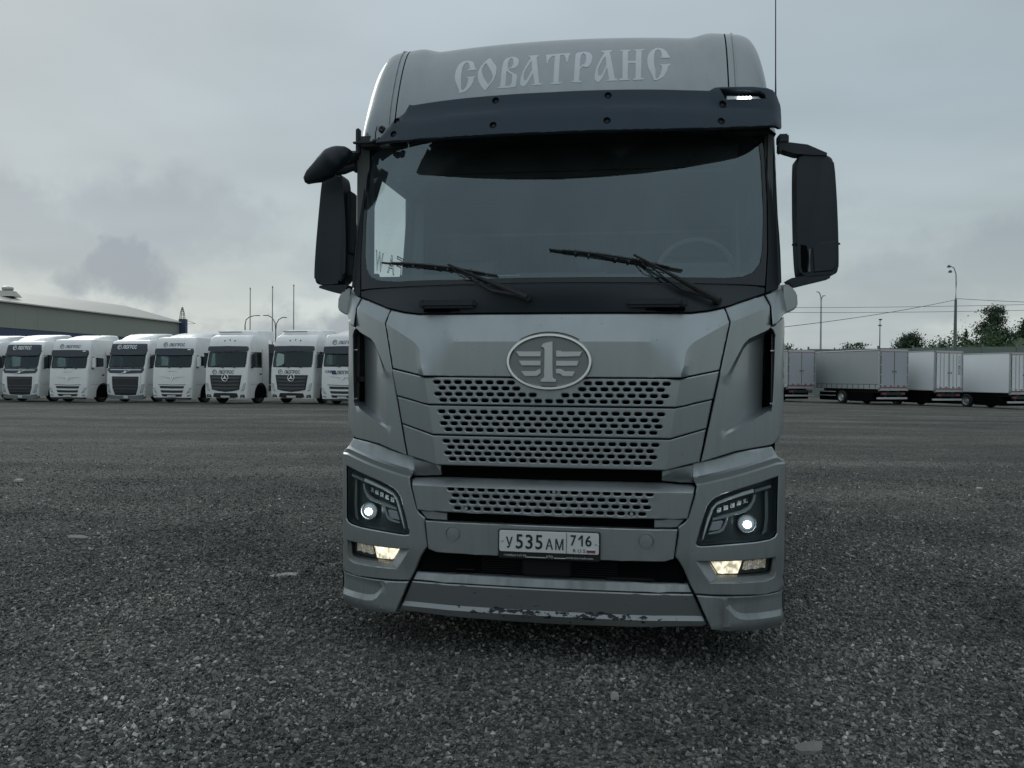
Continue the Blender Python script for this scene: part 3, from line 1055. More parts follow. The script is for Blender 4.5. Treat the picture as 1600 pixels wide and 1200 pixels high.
# ---- corner panels with the air outlet
def y_corner(x, z):
    a = abs(x)
    y = yF(x) + LEAN * max(0.0, max(z - 1.69, float(np.interp(a, _zx, _zz)) - 1.69))
    # face falls back towards the outlet, inside the frame
    lo = float(np.interp(a, (0.86, 0.895, 1.12, 1.173, 1.2), (1.05, 1.205, 1.318, 1.345, 1.36)))
    hi = float(np.interp(a, (0.90, 0.965, 1.0, 1.03, 1.16), (1.50, 1.62, 1.685, 1.715, 1.775)))
    fr = sm(lo, lo + 0.016, z) * sm(hi, hi - 0.022, z) * sm(0.87, 0.90, a)
    d = 0.003 + 0.105 * sm(0.88, 1.16, a)
    if a < 1.168:
        y += fr * d
    return y


for s in (1, -1):
    out = mir([(0.903, 1.871), (1.01, 1.911), (1.117, 1.951), (1.150, 1.893), (1.157, 1.785), (1.180, 1.788), (1.245, 1.845), (1.256, 1.80), (1.258, 1.5), (1.250, 1.26),
               (1.236, 1.215), (1.205, 1.172), (1.165, 1.150), (1.06, 1.139), (0.964, 1.127), (0.781, 1.077), (0.878, 1.545), (0.930, 1.797)], s)
    hole = mir([(1.128, 1.342), (1.150, 1.348), (1.166, 1.352), (1.174, 1.378), (1.178, 1.45), (1.182, 1.60), (1.184, 1.74), (1.172, 1.764), (1.150, 1.758), (1.138, 1.745), (1.132, 1.60)], s)
    c1 = mir([(0.935, 1.797), (1.145, 1.888)], s)
    c2 = mir([(0.897, 1.206), (1.12, 1.318)], s)
    c3 = mir([(0.897, 1.222), (1.12, 1.334)], s)
    c4 = mir([(0.91, 1.52), (0.965, 1.62), (1.0, 1.685), (1.03, 1.715), (1.122, 1.757)], s)
    c5 = mir([(0.93, 1.51), (0.975, 1.60), (1.008, 1.661), (1.035, 1.690), (1.118, 1.730)], s)
    panel('corner_panel', out, y_corner, PAINT, TRUCK, holes=[hole], creases=[c1, c2, c3, c4, c5], grid=0.022, thick=0.05, ch=0.004)
    b = MB(); b.box(s * 1.08, s * 1.235, 0.46, 0.48, 1.28, 1.80); b.build('air_outlet_duct', DARK, TRUCK, smooth=False)
    for z in (1.655, 1.37):
        b = MB(); b.cyl((s * 1.165, 0.36, z), (s * 1.195, 0.36, z), 0.006, None, 8); b.build('outlet_clip', SATIN, TRUCK)
    # door front corner beside the seam and the mirror foot on it
    dc = mir([(1.126, 1.955), (1.225, 1.996), (1.275, 2.022), (1.287, 1.96), (1.270, 1.872), (1.245, 1.862), (1.190, 1.800), (1.164, 1.792), (1.160, 1.895)], s)
    panel('door_corner', dc, lambda x, z: yF(min(abs(x), 1.2)) + max(0, abs(x) - 1.2) * 1.6 + LEAN * max(0.0, z - 1.893 + 0.20) + 0.004, PAINT, TRUCK, grid=0.03, thick=0.10, ch=0.005)
    b = MB()
    zs = [(1.268, 2.03), (1.292, 2.005), (1.318, 1.975), (1.322, 1.905), (1.312, 1.890), (1.272, 1.868), (1.235, 1.86), (1.235, 2.02)]
    n = len(zs)
    V = [(s * a, 0.44, c) for a, c in zs] + [(s * (a - 0.012), 0.62, c) for a, c in zs]
    b.poly(V, [tuple(range(n)), tuple(range(2 * n - 1, n - 1, -1))] + [(i, (i + 1) % n, n + (i + 1) % n, n + i) for i in range(n)])
    bmesh.ops.bevel(b.bm, geom=list(b.bm.edges), offset=0.012, segments=3, affect='EDGES', clamp_overlap=True)
    b.build('mirror_foot', PAINT, TRUCK)


# ---- corner bumpers with lamp openings
def y_cb(x, z):
    a = abs(x)
    zr = float(np.interp(a, (0.74, 0.757, 1.0, 1.19, 1.26), (0.945, 0.950, 1.005, 1.052, 1.050)))
    y = yF(x)
    t = z - zr
    if t > 0:
        y += float(np.interp(t, (0.0, 0.009, 0.036, 0.047, 0.10), (0.0, 0.017, 0.015, 0.034, 0.052))) * sm(1.262, 1.235, a)
    y += 0.02 * sm(0.60, 0.42, z) * 0.5
    return y


GLYPHS=[
 ( [(-0.547,3.094),(-0.551,3.118),(-0.581,3.182),(-0.587,3.215),(-0.587,3.257),(-0.576,3.300),(-0.556,3.320),(-0.530,3.325),(-0.506,3.319),(-0.487,3.302),(-0.473,3.263),(-0.465,3.257),(-0.464,3.245),(-0.513,3.244),(-0.515,3.252),(-0.504,3.257),(-0.507,3.281),(-0.517,3.303),(-0.530,3.311),(-0.543,3.300),(-0.549,3.266),(-0.549,3.223),(-0.544,3.173),(-0.536,3.116),(-0.524,3.112),(-0.509,3.134),(-0.502,3.168),(-0.505,3.190),(-0.514,3.193),(-0.515,3.199),(-0.462,3.198),(-0.460,3.191),(-0.468,3.186),(-0.471,3.160),(-0.484,3.127),(-0.504,3.104),(-0.523,3.096)] ,[  ]),
 ( [(-0.398,3.326),(-0.387,3.318),(-0.372,3.293),(-0.354,3.269),(-0.344,3.244),(-0.342,3.193),(-0.352,3.160),(-0.369,3.132),(-0.392,3.095),(-0.401,3.099),(-0.420,3.124),(-0.438,3.156),(-0.447,3.187),(-0.449,3.229),(-0.440,3.265),(-0.425,3.290)] ,[ [(-0.409,3.288),(-0.421,3.268),(-0.430,3.245),(-0.428,3.221),(-0.415,3.188),(-0.398,3.160),(-0.382,3.133),(-0.369,3.149),(-0.361,3.169),(-0.360,3.191),(-0.370,3.219),(-0.389,3.252)] ]),
 ( [(-0.326,3.102),(-0.327,3.107),(-0.311,3.112),(-0.311,3.177),(-0.311,3.255),(-0.308,3.288),(-0.296,3.309),(-0.271,3.318),(-0.249,3.318),(-0.228,3.304),(-0.219,3.283),(-0.219,3.254),(-0.232,3.235),(-0.246,3.229),(-0.267,3.231),(-0.273,3.220),(-0.256,3.205),(-0.222,3.186),(-0.217,3.169),(-0.220,3.135),(-0.220,3.109),(-0.228,3.102),(-0.257,3.100),(-0.304,3.100)] ,[ [(-0.263,3.311),(-0.276,3.299),(-0.280,3.275),(-0.279,3.228),(-0.269,3.237),(-0.258,3.240),(-0.249,3.262),(-0.253,3.297)],[(-0.283,3.214),(-0.280,3.112),(-0.258,3.113),(-0.249,3.120),(-0.246,3.145),(-0.249,3.184),(-0.265,3.197)] ]),
 ( [(-0.171,3.312),(-0.169,3.318),(-0.110,3.318),(-0.111,3.307),(-0.120,3.301),(-0.108,3.226),(-0.092,3.118),(-0.076,3.114),(-0.078,3.106),(-0.131,3.104),(-0.133,3.111),(-0.118,3.116),(-0.124,3.152),(-0.131,3.185),(-0.147,3.146),(-0.163,3.111),(-0.176,3.100),(-0.189,3.103),(-0.198,3.120),(-0.198,3.154),(-0.190,3.196),(-0.176,3.241),(-0.154,3.294),(-0.157,3.306)] ,[ [(-0.147,3.276),(-0.163,3.240),(-0.177,3.204),(-0.181,3.174),(-0.180,3.148),(-0.173,3.138),(-0.163,3.147),(-0.151,3.176),(-0.137,3.210)] ]),
 ( [(-0.069,3.317),(0.065,3.320),(0.068,3.310),(0.062,3.291),(0.058,3.250),(0.052,3.251),(0.043,3.285),(0.037,3.301),(0.027,3.307),(0.012,3.305),(0.014,3.220),(0.015,3.116),(0.030,3.115),(0.029,3.106),(-0.025,3.104),(-0.033,3.111),(-0.014,3.116),(-0.015,3.203),(-0.016,3.302),(-0.032,3.303),(-0.042,3.288),(-0.049,3.269),(-0.052,3.247),(-0.059,3.249),(-0.064,3.293)] ,[  ]),
 ( [(0.079,3.112),(0.081,3.116),(0.098,3.120),(0.098,3.215),(0.098,3.296),(0.100,3.313),(0.114,3.321),(0.146,3.326),(0.168,3.321),(0.184,3.307),(0.192,3.284),(0.190,3.245),(0.180,3.220),(0.166,3.208),(0.152,3.210),(0.143,3.217),(0.128,3.192),(0.127,3.121),(0.141,3.119),(0.141,3.108)] ,[ [(0.142,3.314),(0.129,3.297),(0.126,3.261),(0.127,3.205),(0.141,3.232),(0.150,3.228),(0.156,3.244),(0.159,3.269),(0.156,3.299)] ]),
 ( [(0.239,3.319),(0.240,3.328),(0.300,3.333),(0.298,3.321),(0.287,3.315),(0.297,3.259),(0.318,3.130),(0.333,3.126),(0.331,3.115),(0.275,3.113),(0.275,3.118),(0.288,3.124),(0.282,3.166),(0.275,3.202),(0.263,3.163),(0.248,3.126),(0.235,3.107),(0.222,3.109),(0.211,3.124),(0.210,3.161),(0.219,3.209),(0.235,3.257),(0.257,3.307),(0.254,3.316)] ,[ [(0.264,3.285),(0.246,3.249),(0.232,3.213),(0.226,3.183),(0.228,3.156),(0.237,3.147),(0.248,3.156),(0.259,3.185),(0.272,3.224)] ]),
 ( [(0.341,3.323),(0.344,3.331),(0.403,3.333),(0.400,3.322),(0.387,3.317),(0.387,3.247),(0.430,3.249),(0.432,3.323),(0.418,3.326),(0.420,3.334),(0.479,3.338),(0.477,3.328),(0.462,3.323),(0.459,3.131),(0.478,3.129),(0.472,3.120),(0.417,3.116),(0.418,3.125),(0.430,3.131),(0.430,3.233),(0.388,3.231),(0.388,3.127),(0.402,3.125),(0.399,3.118),(0.342,3.115),(0.343,3.126),(0.360,3.130),(0.358,3.320)] ,[  ]),
 ( [(0.564,3.274),(0.571,3.278),(0.573,3.295),(0.567,3.324),(0.552,3.335),(0.537,3.321),(0.530,3.290),(0.530,3.225),(0.537,3.179),(0.537,3.131),(0.550,3.129),(0.564,3.157),(0.572,3.190),(0.571,3.213),(0.561,3.217),(0.563,3.222),(0.610,3.226),(0.616,3.231),(0.618,3.216),(0.607,3.210),(0.600,3.179),(0.582,3.142),(0.558,3.122),(0.543,3.116),(0.529,3.116),(0.522,3.142),(0.501,3.190),(0.493,3.225),(0.493,3.265),(0.503,3.303),(0.520,3.330),(0.538,3.344),(0.557,3.348),(0.578,3.342),(0.598,3.322),(0.610,3.287),(0.617,3.282),(0.614,3.269),(0.565,3.269)] ,[  ]),
]
HL= [(1.198,0.988),(1.074,0.957),(0.957,0.929),(0.889,0.909),(0.856,0.895),(0.830,0.873),(0.812,0.847),(0.798,0.803),(0.784,0.754),(0.770,0.699),(0.758,0.662),(0.763,0.647),(0.785,0.643),(0.922,0.650),(1.077,0.652),(1.151,0.657),(1.180,0.667),(1.193,0.685),(1.195,0.841)]
DRL= [(0.789,0.673),(0.796,0.678),(0.823,0.764),(0.843,0.827),(0.863,0.853),(0.923,0.877),(1.000,0.897),(1.061,0.910),(1.059,0.927),(1.000,0.914),(0.908,0.885),(0.863,0.866),(0.837,0.838),(0.815,0.783),(0.801,0.727)]
DRL2= [(1.065,0.908),(1.158,0.928),(1.157,0.942),(1.065,0.923)]
MID= [(0.843,0.771),(0.845,0.782),(0.909,0.799),(0.993,0.816),(1.032,0.835),(1.052,0.860),(1.063,0.897),(1.075,0.894),(1.068,0.862),(1.044,0.823),(1.013,0.806),(0.943,0.794),(0.924,0.784),(0.917,0.751),(0.902,0.718),(0.879,0.707),(0.822,0.699),(0.825,0.708),(0.875,0.718),(0.894,0.733),(0.907,0.758),(0.914,0.784)]
BOX= [(0.825,0.716),(0.841,0.764),(0.890,0.770),(0.899,0.763),(0.887,0.729),(0.875,0.720)]
SIDE= [(1.128,0.910),(1.145,0.910),(1.149,0.763),(1.141,0.694),(1.120,0.678),(1.112,0.682),(1.124,0.704),(1.130,0.764)]
REF= [(0.851,0.794),(0.858,0.824),(0.910,0.852),(0.983,0.864),(1.042,0.872),(1.035,0.846),(0.995,0.822),(0.911,0.802)]
FREC= [(0.764,0.566),(0.833,0.456),(0.994,0.448),(1.134,0.441),(1.178,0.453),(1.186,0.474),(1.187,0.558),(0.993,0.562)]
FLAMP= [(0.824,0.559),(0.873,0.475),(0.989,0.467),(1.110,0.462),(1.159,0.466),(1.169,0.482),(1.178,0.545),(1.006,0.552)]
FLIT= [(0.836,0.549),(0.876,0.484),(0.985,0.477),(1.012,0.545)]
FDIM= [(1.017,0.545),(0.999,0.491),(1.155,0.486),(1.160,0.540)]
INSET= [(1.237,0.244),(1.185,0.246),(1.112,0.248),(1.023,0.254),(0.987,0.262),(0.960,0.278),(0.933,0.311),(0.915,0.351),(0.908,0.371)]
CB = [(0.740, 1.066), (0.737, 1.03), (0.737, 1.0), (0.747, 0.975), (0.760, 0.950), (0.752, 0.905), (0.735, 0.845), (0.718, 0.790), (0.700, 0.765), (0.668, 0.742), (0.668, 0.70),
      (0.652, 0.590), (0.672, 0.566), (0.694, 0.530), (0.730, 0.446), (0.756, 0.397), (0.90, 0.388), (1.06, 0.375), (1.16, 0.370), (1.22, 0.374), (1.249, 0.386),
      (1.252, 0.70), (1.252, 1.045), (1.243, 1.066), (1.20, 1.088), (1.168, 1.142), (1.06, 1.131), (0.964, 1.118), (0.85, 1.088)]
for s in (1, -1):
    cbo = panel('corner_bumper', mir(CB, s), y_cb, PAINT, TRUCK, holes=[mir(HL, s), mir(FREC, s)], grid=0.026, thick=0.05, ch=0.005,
                creases=[mir([(xx, float(np.interp(xx, (0.74, 0.757, 1.0, 1.19, 1.26), (0.945, 0.950, 1.005, 1.052, 1.050))) + dz) for xx in xs_], s)
                         for dz, xs_ in ((0.0, (0.775, 1.0, 1.19, 1.24)), (0.009, (0.775, 1.0, 1.19, 1.235)), (0.036, (0.755, 1.0, 1.17)), (0.047, (0.755, 1.0, 1.165)))])
    # wrap along the side of the cab
    b = MB()
    zz = [0.386, 0.45, 0.70, 0.95, 1.045]
    V = [(s * (1.252 - 0.0), yF(1.252) + 0.003, z) for z in zz] + [(s * 1.256, 0.55, z) for z in zz] + [(s * 1.25, 0.92, z) for z in zz]
    b.poly(V, [(k * 5 + i, k * 5 + i + 1, (k + 1) * 5 + i + 1, (k + 1) * 5 + i) for k in range(2) for i in range(4)])
    b.build('bumper_side', PAINT, TRUCK)
    # headlamp
    H = empty('headlamp'); H.parent = TRUCK
    n = len(HL)
    hcx, hcz = sum(p[0] for p in HL) / n, sum(p[1] for p in HL) / n
    inn = [(hcx + (p[0] - hcx) * 0.985, hcz + (p[1] - hcz) * 0.975) for p in HL]
    ring_loft('lamp_seal', mir(HL, s), mir(inn, s), lambda x, z: yF(x) + 0.006, lambda x, z: yF(x) + 0.022, DARK, H)
    inn2 = [(hcx + (p[0] - hcx) * 0.95, hcz + (p[1] - hcz) * 0.93) for p in HL]
    ring_loft('lamp_bezel', mir(inn, s), mir(inn2, s), lambda x, z: yF(x) + 0.022, lambda x, z: yF(x) + 0.075, LAMPBK, H)
    panel('lamp_back', mir(inn2, s), lambda x, z: yF(x) + 0.074, LAMPBK, H, grid=0.04, thick=0.0, ch=0.0)
    panel('daytime_light', mir(DRL, s), lambda x, z: yF(x) + 0.016, LAMPGR, H, grid=0.04, thick=0.03, ch=0.002)
    panel('turn_signal', mir(DRL2, s), lambda x, z: yF(x) + 0.016, mat('turn_signal_grey', (0.15, 0.17, 0.175), 0.3), H, grid=0.04, thick=0.03, ch=0.002)
    panel('lamp_divider', mir(MID, s), lambda x, z: yF(x) + 0.026, mat('lamp_trim', (0.26, 0.29, 0.30), 0.35), H, grid=0.04, thick=0.03, ch=0.0015)
    panel('lamp_box', mir(BOX, s), lambda x, z: yF(x) + 0.028, mat('lamp_box_grey', (0.32, 0.34, 0.36), 0.4), H, grid=0.04, thick=0.03, ch=0.004)
    panel('lamp_side_guide', mir(SIDE, s), lambda x, z: yF(x) + 0.045, mat('side_guide', (0.14, 0.165, 0.17), 0.25), H, grid=0.04, thick=0.02, ch=0.002)
    # high-beam reflector cells
    for k in range(5):
        x0 = 0.865 + 0.036 * k
        z0 = 0.806 + 0.010 * k
        cell = [(x0, z0), (x0 + 0.026, z0 + 0.004), (x0 + 0.028, z0 + 0.030), (x0 + 0.003, z0 + 0.026)]
        panel('reflector_cell', mir(cell, s), lambda x, z: yF(x) + 0.055 + 0.3 * (z - 0.82), REFL, H, grid=0.02, thick=0.01, ch=0.002)
    lx, lz = 1.026, 0.748
    ly = yF(lx) + 0.030
    b = MB(); b.lathe([(0.05, 0.050), (0.004, 0.050), (-0.003, 0.047), (0.002, 0.042), (0.02, 0.040)], 'Y', 32, (s * lx, ly, lz)); b.build('projector_ring', mat('projector_rim', (0.20, 0.22, 0.23), 0.2, 0.7), H)
    b = MB(); b.lathe([(0.016, 0.041), (0.002, 0.036), (-0.008, 0.026), (-0.013, 0.013), (-0.014, 0.0005)], 'Y', 32, (s * lx, ly, lz)); b.build('projector_lens', HALO, H)
    # the lit part of the lens: two bright lobes
    panel('lit_lobe', ellipse(s * lx, lz - 0.003, 0.0205, 0.0185, 24), lambda x, z: ly - 0.020, LED, H, grid=0.02, thick=0.008, ch=0.004)
    panel('lamp_glass', mir(inn, s), lambda x, z: yF(x) + 0.010, CLEAR, H, grid=0.04, thick=0.0, ch=0.0)
    # fog lamp in its recess
    G = empty('fog_lamp'); G.parent = TRUCK
    ring_loft('fog_recess', mir(FREC, s), mir(FLAMP, s), lambda x, z: yF(x) + 0.010, lambda x, z: yF(x) + 0.050, PAINT, G)
    fin = [(1.01 + (p[0] - 1.01) * 0.97, 0.51 + (p[1] - 0.51) * 0.86) for p in FLAMP]
    ring_loft('fog_frame', mir(FLAMP, s), mir(fin, s), lambda x, z: yF(x) + 0.050, lambda x, z: yF(x) + 0.075, LAMPBK, G)
    panel('fog_back', mir(fin, s), lambda x, z: yF(x) + 0.095, LAMPBK, G, grid=0.04, thick=0.0, ch=0.0)
    lz_ = [(0.842, 0.548), (0.878, 0.487), (0.929, 0.483), (0.984, 0.481), (1.008, 0.543), (0.925, 0.546)]
    panel('lit_lens', mir(lz_, s), lambda x, z: yF(x) + 0.072 - 0.006 * abs(math.sin((abs(x) - 0.93) * 42)), WARM, G, grid=0.014, thick=0.02, ch=0.005)
    for k in range(5):
        x0 = 1.022 + 0.026 * k
        panel('reflector_cell', mir([(x0 - 0.010, 0.494), (x0 + 0.014, 0.492), (x0 + 0.020, 0.538), (x0 - 0.002, 0.539)], s),
              lambda x, z: yF(x) + 0.080 + 0.35 * (z - 0.51) * (1 if int(x * 40) % 2 else -1), mat('fog_reflector', (0.75, 0.76, 0.74), 0.2, 0.8, nv=0.5, ns=60, bump=0.8, bs=90, emit=(1.0, 0.85, 0.62), es=0.10), G, grid=0.03, thick=0.01, ch=0.002)
    panel('fog_glass', mir(fin, s), lambda x, z: yF(x) + 0.062, CLEAR, G, grid=0.04, thick=0.0, ch=0.0)
    # lower skirt corner
    SK = [(0.762, 0.390), (0.90, 0.380), (1.06, 0.368), (1.16, 0.363), (1.22, 0.367), (1.248, 0.378), (1.252, 0.30), (1.248, 0.205), (1.225, 0.185), (1.17, 0.174), (1.05, 0.178), (0.92, 0.196), (0.842, 0.211)]

    def y_sk(x, z):
        a = abs(x)
        y = yF(x) + 0.004
        zi = float(np.interp(a, (0.90, 0.915, 0.935, 0.962, 0.99, 1.03, 1.12, 1.25), (0.40, 0.352, 0.312, 0.280, 0.264, 0.256, 0.250, 0.246)))
        y += 0.020 * sm(zi - 0.006, zi + 0.022, z) * sm(0.392, 0.345, z)
        y += 0.03 * sm(0.225, 0.175, z)
        return y
    zi_ = lambda a: float(np.interp(a, (0.90, 0.915, 0.935, 0.962, 0.99, 1.03, 1.12, 1.25), (0.40, 0.352, 0.312, 0.280, 0.264, 0.256, 0.250, 0.246)))
    panel('skirt_corner', mir(SK, s), y_sk, PAINT, TRUCK, grid=0.02, thick=0.12, ch=0.005,
          creases=[mir([(q / 100, zi_(q / 100) + dz) for q in (93.5, 96, 99, 103, 108, 113, 118, 123.5)], s) for dz in (-0.006, 0.022)])
    b = MB()
    V = []
    for yy, xx in ((yF(1.252) + 0.004, 1.252), (0.6, 1.256), (0.92, 1.25)):
        V += [(s * xx, yy, z) for z in (0.205, 0.29, 0.378)]
    b.poly(V, [(k * 3 + i, k * 3 + i + 1, (k + 1) * 3 + i + 1, (k + 1) * 3 + i) for k in range(2) for i in range(2)])
    b.build('skirt_side', PAINT, TRUCK)
    # dark backing so that seams read as gaps
    b = MB(); b.box(s * 0.66, s * 1.20, 0.40, 0.42, 0.24, 1.16); b.build('bumper_frame', DARK, TRUCK, smooth=False)
    b = MB(); b.box(s * 0.74, s * 0.84, 0.20, 0.215, 0.25, 1.90); b.build('seam_backing', DARK, TRUCK, smooth=False)
    b = MB(); b.box(s * 0.84, s * 0.95, 0.205, 0.22, 1.35, 1.90); b.build('seam_backing', DARK, TRUCK, smooth=False)
b = MB(); b.box(-0.86, 0.86, 0.16, 0.18, 0.24, 0.45); b.build('bumper_frame', DARK, TRUCK, smooth=False)
b = MB(); b.box(-0.86, 0.86, 0.22, 0.235, 1.05, 1.86); b.build('hood_backing', DARK, TRUCK, smooth=False)


# ---- black cowl, windscreen, pillars
def yW(x, z):
    return 0.050 + 0.20 * x * x + 0.17 * (z - 2.0)


def y_cowl(x, z):
    t = sm(1.84, 1.99, z)
    return (y_hood(min(abs(x), 1.16), 1.837) + 0.006) * (1 - t) + (yW(x, z) - 0.012) * t


cowl = both([(0.0, 1.844), (0.40, 1.844), (0.725, 1.845), (0.81, 1.856), (0.898, 1.877), (1.01, 1.918), (1.118, 1.958), (1.122, 1.990), (1.05, 1.996), (0.0, 1.993)])
panel('cowl_panel', cowl, y_cowl, BLACK, TRUCK, grid=0.05, thick=0.02, ch=0.004)
GLS = [(0.0, 2.028), (0.50, 2.030), (0.90, 2.036), (1.00, 2.046), (1.06, 2.072), (1.098, 2.125), (1.113, 2.20), (1.122, 2.40), (1.112, 2.70), (1.100, 2.80), (1.060, 2.838), (0.60, 2.845), (0.0, 2.845)]
WSO = [(0.0, 2.000), (0.6, 2.001), (1.05, 2.003), (1.124, 2.000), (1.140, 2.20), (1.142, 2.45), (1.130, 2.80), (1.115, 2.862), (0.6, 2.866), (0.0, 2.866)]
panel('windscreen_edge', both(WSO), lambda x, z: yW(x, z) - 0.004, FRIT, TRUCK, holes=[both(GLS)], grid=0.05, thick=0.012, ch=0.002)
panel('windscreen', both(WSO), lambda x, z: yW(x, z), WINDSCREEN, TRUCK, grid=0.05, thick=0.0, ch=0.0)
for s in (1, -1):
    PIL = [(1.128, 1.962), (1.226, 2.003), (1.236, 2.03), (1.228, 2.40), (1.210, 2.80), (1.205, 2.90), (1.122, 2.90), (1.138, 2.80), (1.150, 2.45), (1.148, 2.20), (1.131, 2.0)]
    panel('windscreen_pillar', mir(PIL, s), lambda x, z: yW(1.135, z) - 0.012 + (abs(x) - 1.13) * 1.0 + max(0, abs(x) - 1.19) * 2.0, mat('pillar_black', (0.012, 0.017, 0.022), 0.6, spec=0.3), TRUCK, grid=0.03, thick=0.06, ch=0.006)
    # step handles set into the cowl
for x0, x1, e in ((-0.702, -0.399, -1), (0.398, 0.704, 1)):
    yb = y_cowl((x0 + x1) / 2, 1.886)
    b = MB()
    b.box(x0, x1 - 0.035 if e > 0 else x1, yb - 0.050, yb - 0.010, 1.870, 1.914, 0.014, 4)
    b.build('cowl_handle', BLACK, TRUCK)
    b = MB()
    if e > 0:
        b.box(x1 - 0.033, x1, yb - 0.048, yb + 0.01, 1.872, 1.912, 0.008, 2)
    else:
        b.box(x0 - 0.006, x0 + 0.022, yb - 0.051, yb + 0.01, 1.869, 1.913, 0.008, 2)
    b.build('cowl_handle_end', BLACK, TRUCK)
    b = MB(); b.box(x0 + 0.01, x1 - 0.01, yb - 0.006, yb + 0.004, 1.850, 1.870, 0.004); b.build('handle_recess_shade', DARK, TRUCK)  # dark strip standing in for the shade below the handle


# ---- wipers
def wiper(pivot, knee, tip, end):
    W = empty('wiper'); W.parent = TRUCK
    P3 = lambda p, o: Vector((p[0], (y_cowl(p[0], p[1]) if p[1] < 1.99 else yW(p[0], p[1])) - o, p[1]))
    b = MB()
    b.cyl(P3(pivot, -0.01), P3(pivot, 0.045), 0.022, 0.018, 16)
    b.build('wiper_pivot', RUB, W)
    k, p = P3(knee, 0.050), P3(pivot, 0.045)
    b = MB(); b.tube([p, p.lerp(k, 0.3), p.lerp(k, 0.62), k], [0.019, 0.016, 0.0075, 0.006], 8); b.build('wiper_arm', RUB, W)
    b = MB(); b.tube([p + Vector((-0.02, 0, 0.008)), p.lerp(k, 0.35) + Vector((-0.035, 0, -0.028)), p.lerp(k, 0.6) + Vector((-0.02, 0, -0.022)), k + Vector((0.04, 0.006, -0.02))], [0.012, 0.010, 0.0045, 0.0045], 6); b.build('wiper_link', RUB, W)
    t, e = P3(tip, 0.016), P3(end, 0.016)
    n = 10
    pts = [P3((tip[0] + (end[0] - tip[0]) * i / n, tip[1] + (end[1] - tip[1]) * i / n), 0.014) for i in range(n + 1)]
    b = MB(); b.tube(pts, 0.0065, 6); b.build('wiper_blade', RUB, W)
    pts2 = [P3((tip[0] + (end[0] - tip[0]) * i / n, tip[1] + (end[1] - tip[1]) * i / n + 0.013 * math.sin(math.pi * i / n)), 0.030) for i in range(1, n)]
    b = MB(); b.tube(pts2, [0.005 + 0.003 * math.sin(math.pi * i / 8) for i in range(9)], 6)
    for i in (2, 3, 5, 6, 7, 8):
        b.box(pts[i].x - 0.006, pts[i].x + 0.006, pts[i].y - 0.018, pts[i].y + 0.004, pts[i].z - 0.006, pts[i].z + 0.016, 0.002)
    b.build('blade_spring', mat('wiper_metal', (0.05, 0.055, 0.06), 0.35, 0.6), W)
    b = MB(); b.tube([k + Vector((0.02, -0.004, -0.012)), k.lerp(p, 0.16) + Vector((0, -0.008, -0.036)), k.lerp(p, 0.36) + Vector((0, -0.004, -0.012))], 0.003, 6); b.build('washer_hose', RUB, W)


wiper((0.863, 1.908), (0.429, 2.143), (-0.010, 2.178), (0.682, 2.068))
wiper((-0.118, 1.918), (-0.560, 2.108), (-0.985, 2.148), (-0.288, 2.043))


# ---- sun visor (its left end piece is missing)
def yV(x, z):
    a = abs(x)
    y = -0.085 + 0.23 * x * x + 0.42 * (z - 2.80)
    if a > 1.14:
        y += ((a - 1.14) / 0.08) ** 2 * 0.12
    if x > 0.80:
        y -= 0.016 * sm(0.80, 0.86, x) * sm(2.90, 2.96, z)
    y -= 0.010 * sm(2.882, 2.876, z - 0.035 * x * x) if a < 1.2 else 0.010
    return y


VB = [(-0.985, 2.790), (-0.6, 2.757), (-0.3, 2.742), (0, 2.736), (0.3, 2.742), (0.6, 2.757), (0.839, 2.780), (1.05, 2.812), (1.185, 2.838), (1.214, 2.866), (1.218, 2.92), (1.210, 2.995), (1.180, 3.040), (1.130, 3.055), (1.05, 3.052),
      (0.84, 3.022), (0.81, 3.004), (0.683, 2.997), (0.3, 2.984), (0, 2.978), (-0.3, 2.982), (-0.6, 2.990), (-0.775, 2.993), (-0.803, 3.002), (-0.822, 2.960), (-0.838, 2.944), (-0.868, 2.928), (-0.93, 2.865)]
LHOLE = [(0.868, 3.012), (0.893, 2.953), (1.115, 2.988), (1.110, 3.010), (1.085, 3.026), (1.00, 3.026)]
SCR = [(0.292, 2.948), (0.291, 2.797), (-0.292, 2.948), (-0.291, 2.797), (0.877, 2.925), (0.866, 2.822), (-0.868, 2.908), (-0.872, 2.824)]
panel('sun_visor', VB, yV, VISOR, TRUCK, holes=[LHOLE] + [ellipse(x, z, 0.0165, 0.0165, 16) for x, z in SCR], grid=0.03, thick=0.035, ch=0.004,
      creases=[[(x / 20, 2.879 + 0.035 * (x / 20) ** 2) for x in range(-15, 23)]])
for x, z in SCR:
    yv = yV(x, z)
    b = MB(); b.lathe([(yv + 0.002, 0.0168), (yv + 0.022, 0.0155), (yv + 0.022, 0.010), (yv + 0.014, 0.009), (yv + 0.013, 0.0)], 'Y', 16, (x, 0, z)); b.build('visor_screw', mat('screw_black', (0.010, 0.013, 0.016), 0.4, 0.2), TRUCK)
LM = empty('marker_lamp'); LM.parent = TRUCK
lc = (1.0, 2.992)
lin = [(lc[0] + (p[0] - lc[0]) * 0.98, lc[1] + (p[1] - lc[1]) * 0.96) for p in LHOLE]
ring_loft('marker_recess', LHOLE, lin, lambda x, z: yV(x, z) + 0.006, lambda x, z: yV(x, z) + 0.06, BLACK, LM)
panel('marker_back', lin, lambda x, z: yV(x, z) + 0.060, BLACK, LM, grid=0.04, thick=0, ch=0)
panel('marker_lens', [(0.899, 2.957), (0.905, 2.988), (1.075, 3.008), (1.102, 2.990)], lambda x, z: yV(x, z) + 0.03, mat('marker_lens', (0.52, 0.54, 0.53), 0.2, nv=0.05), LM, grid=0.04, thick=0.03, ch=0.004)
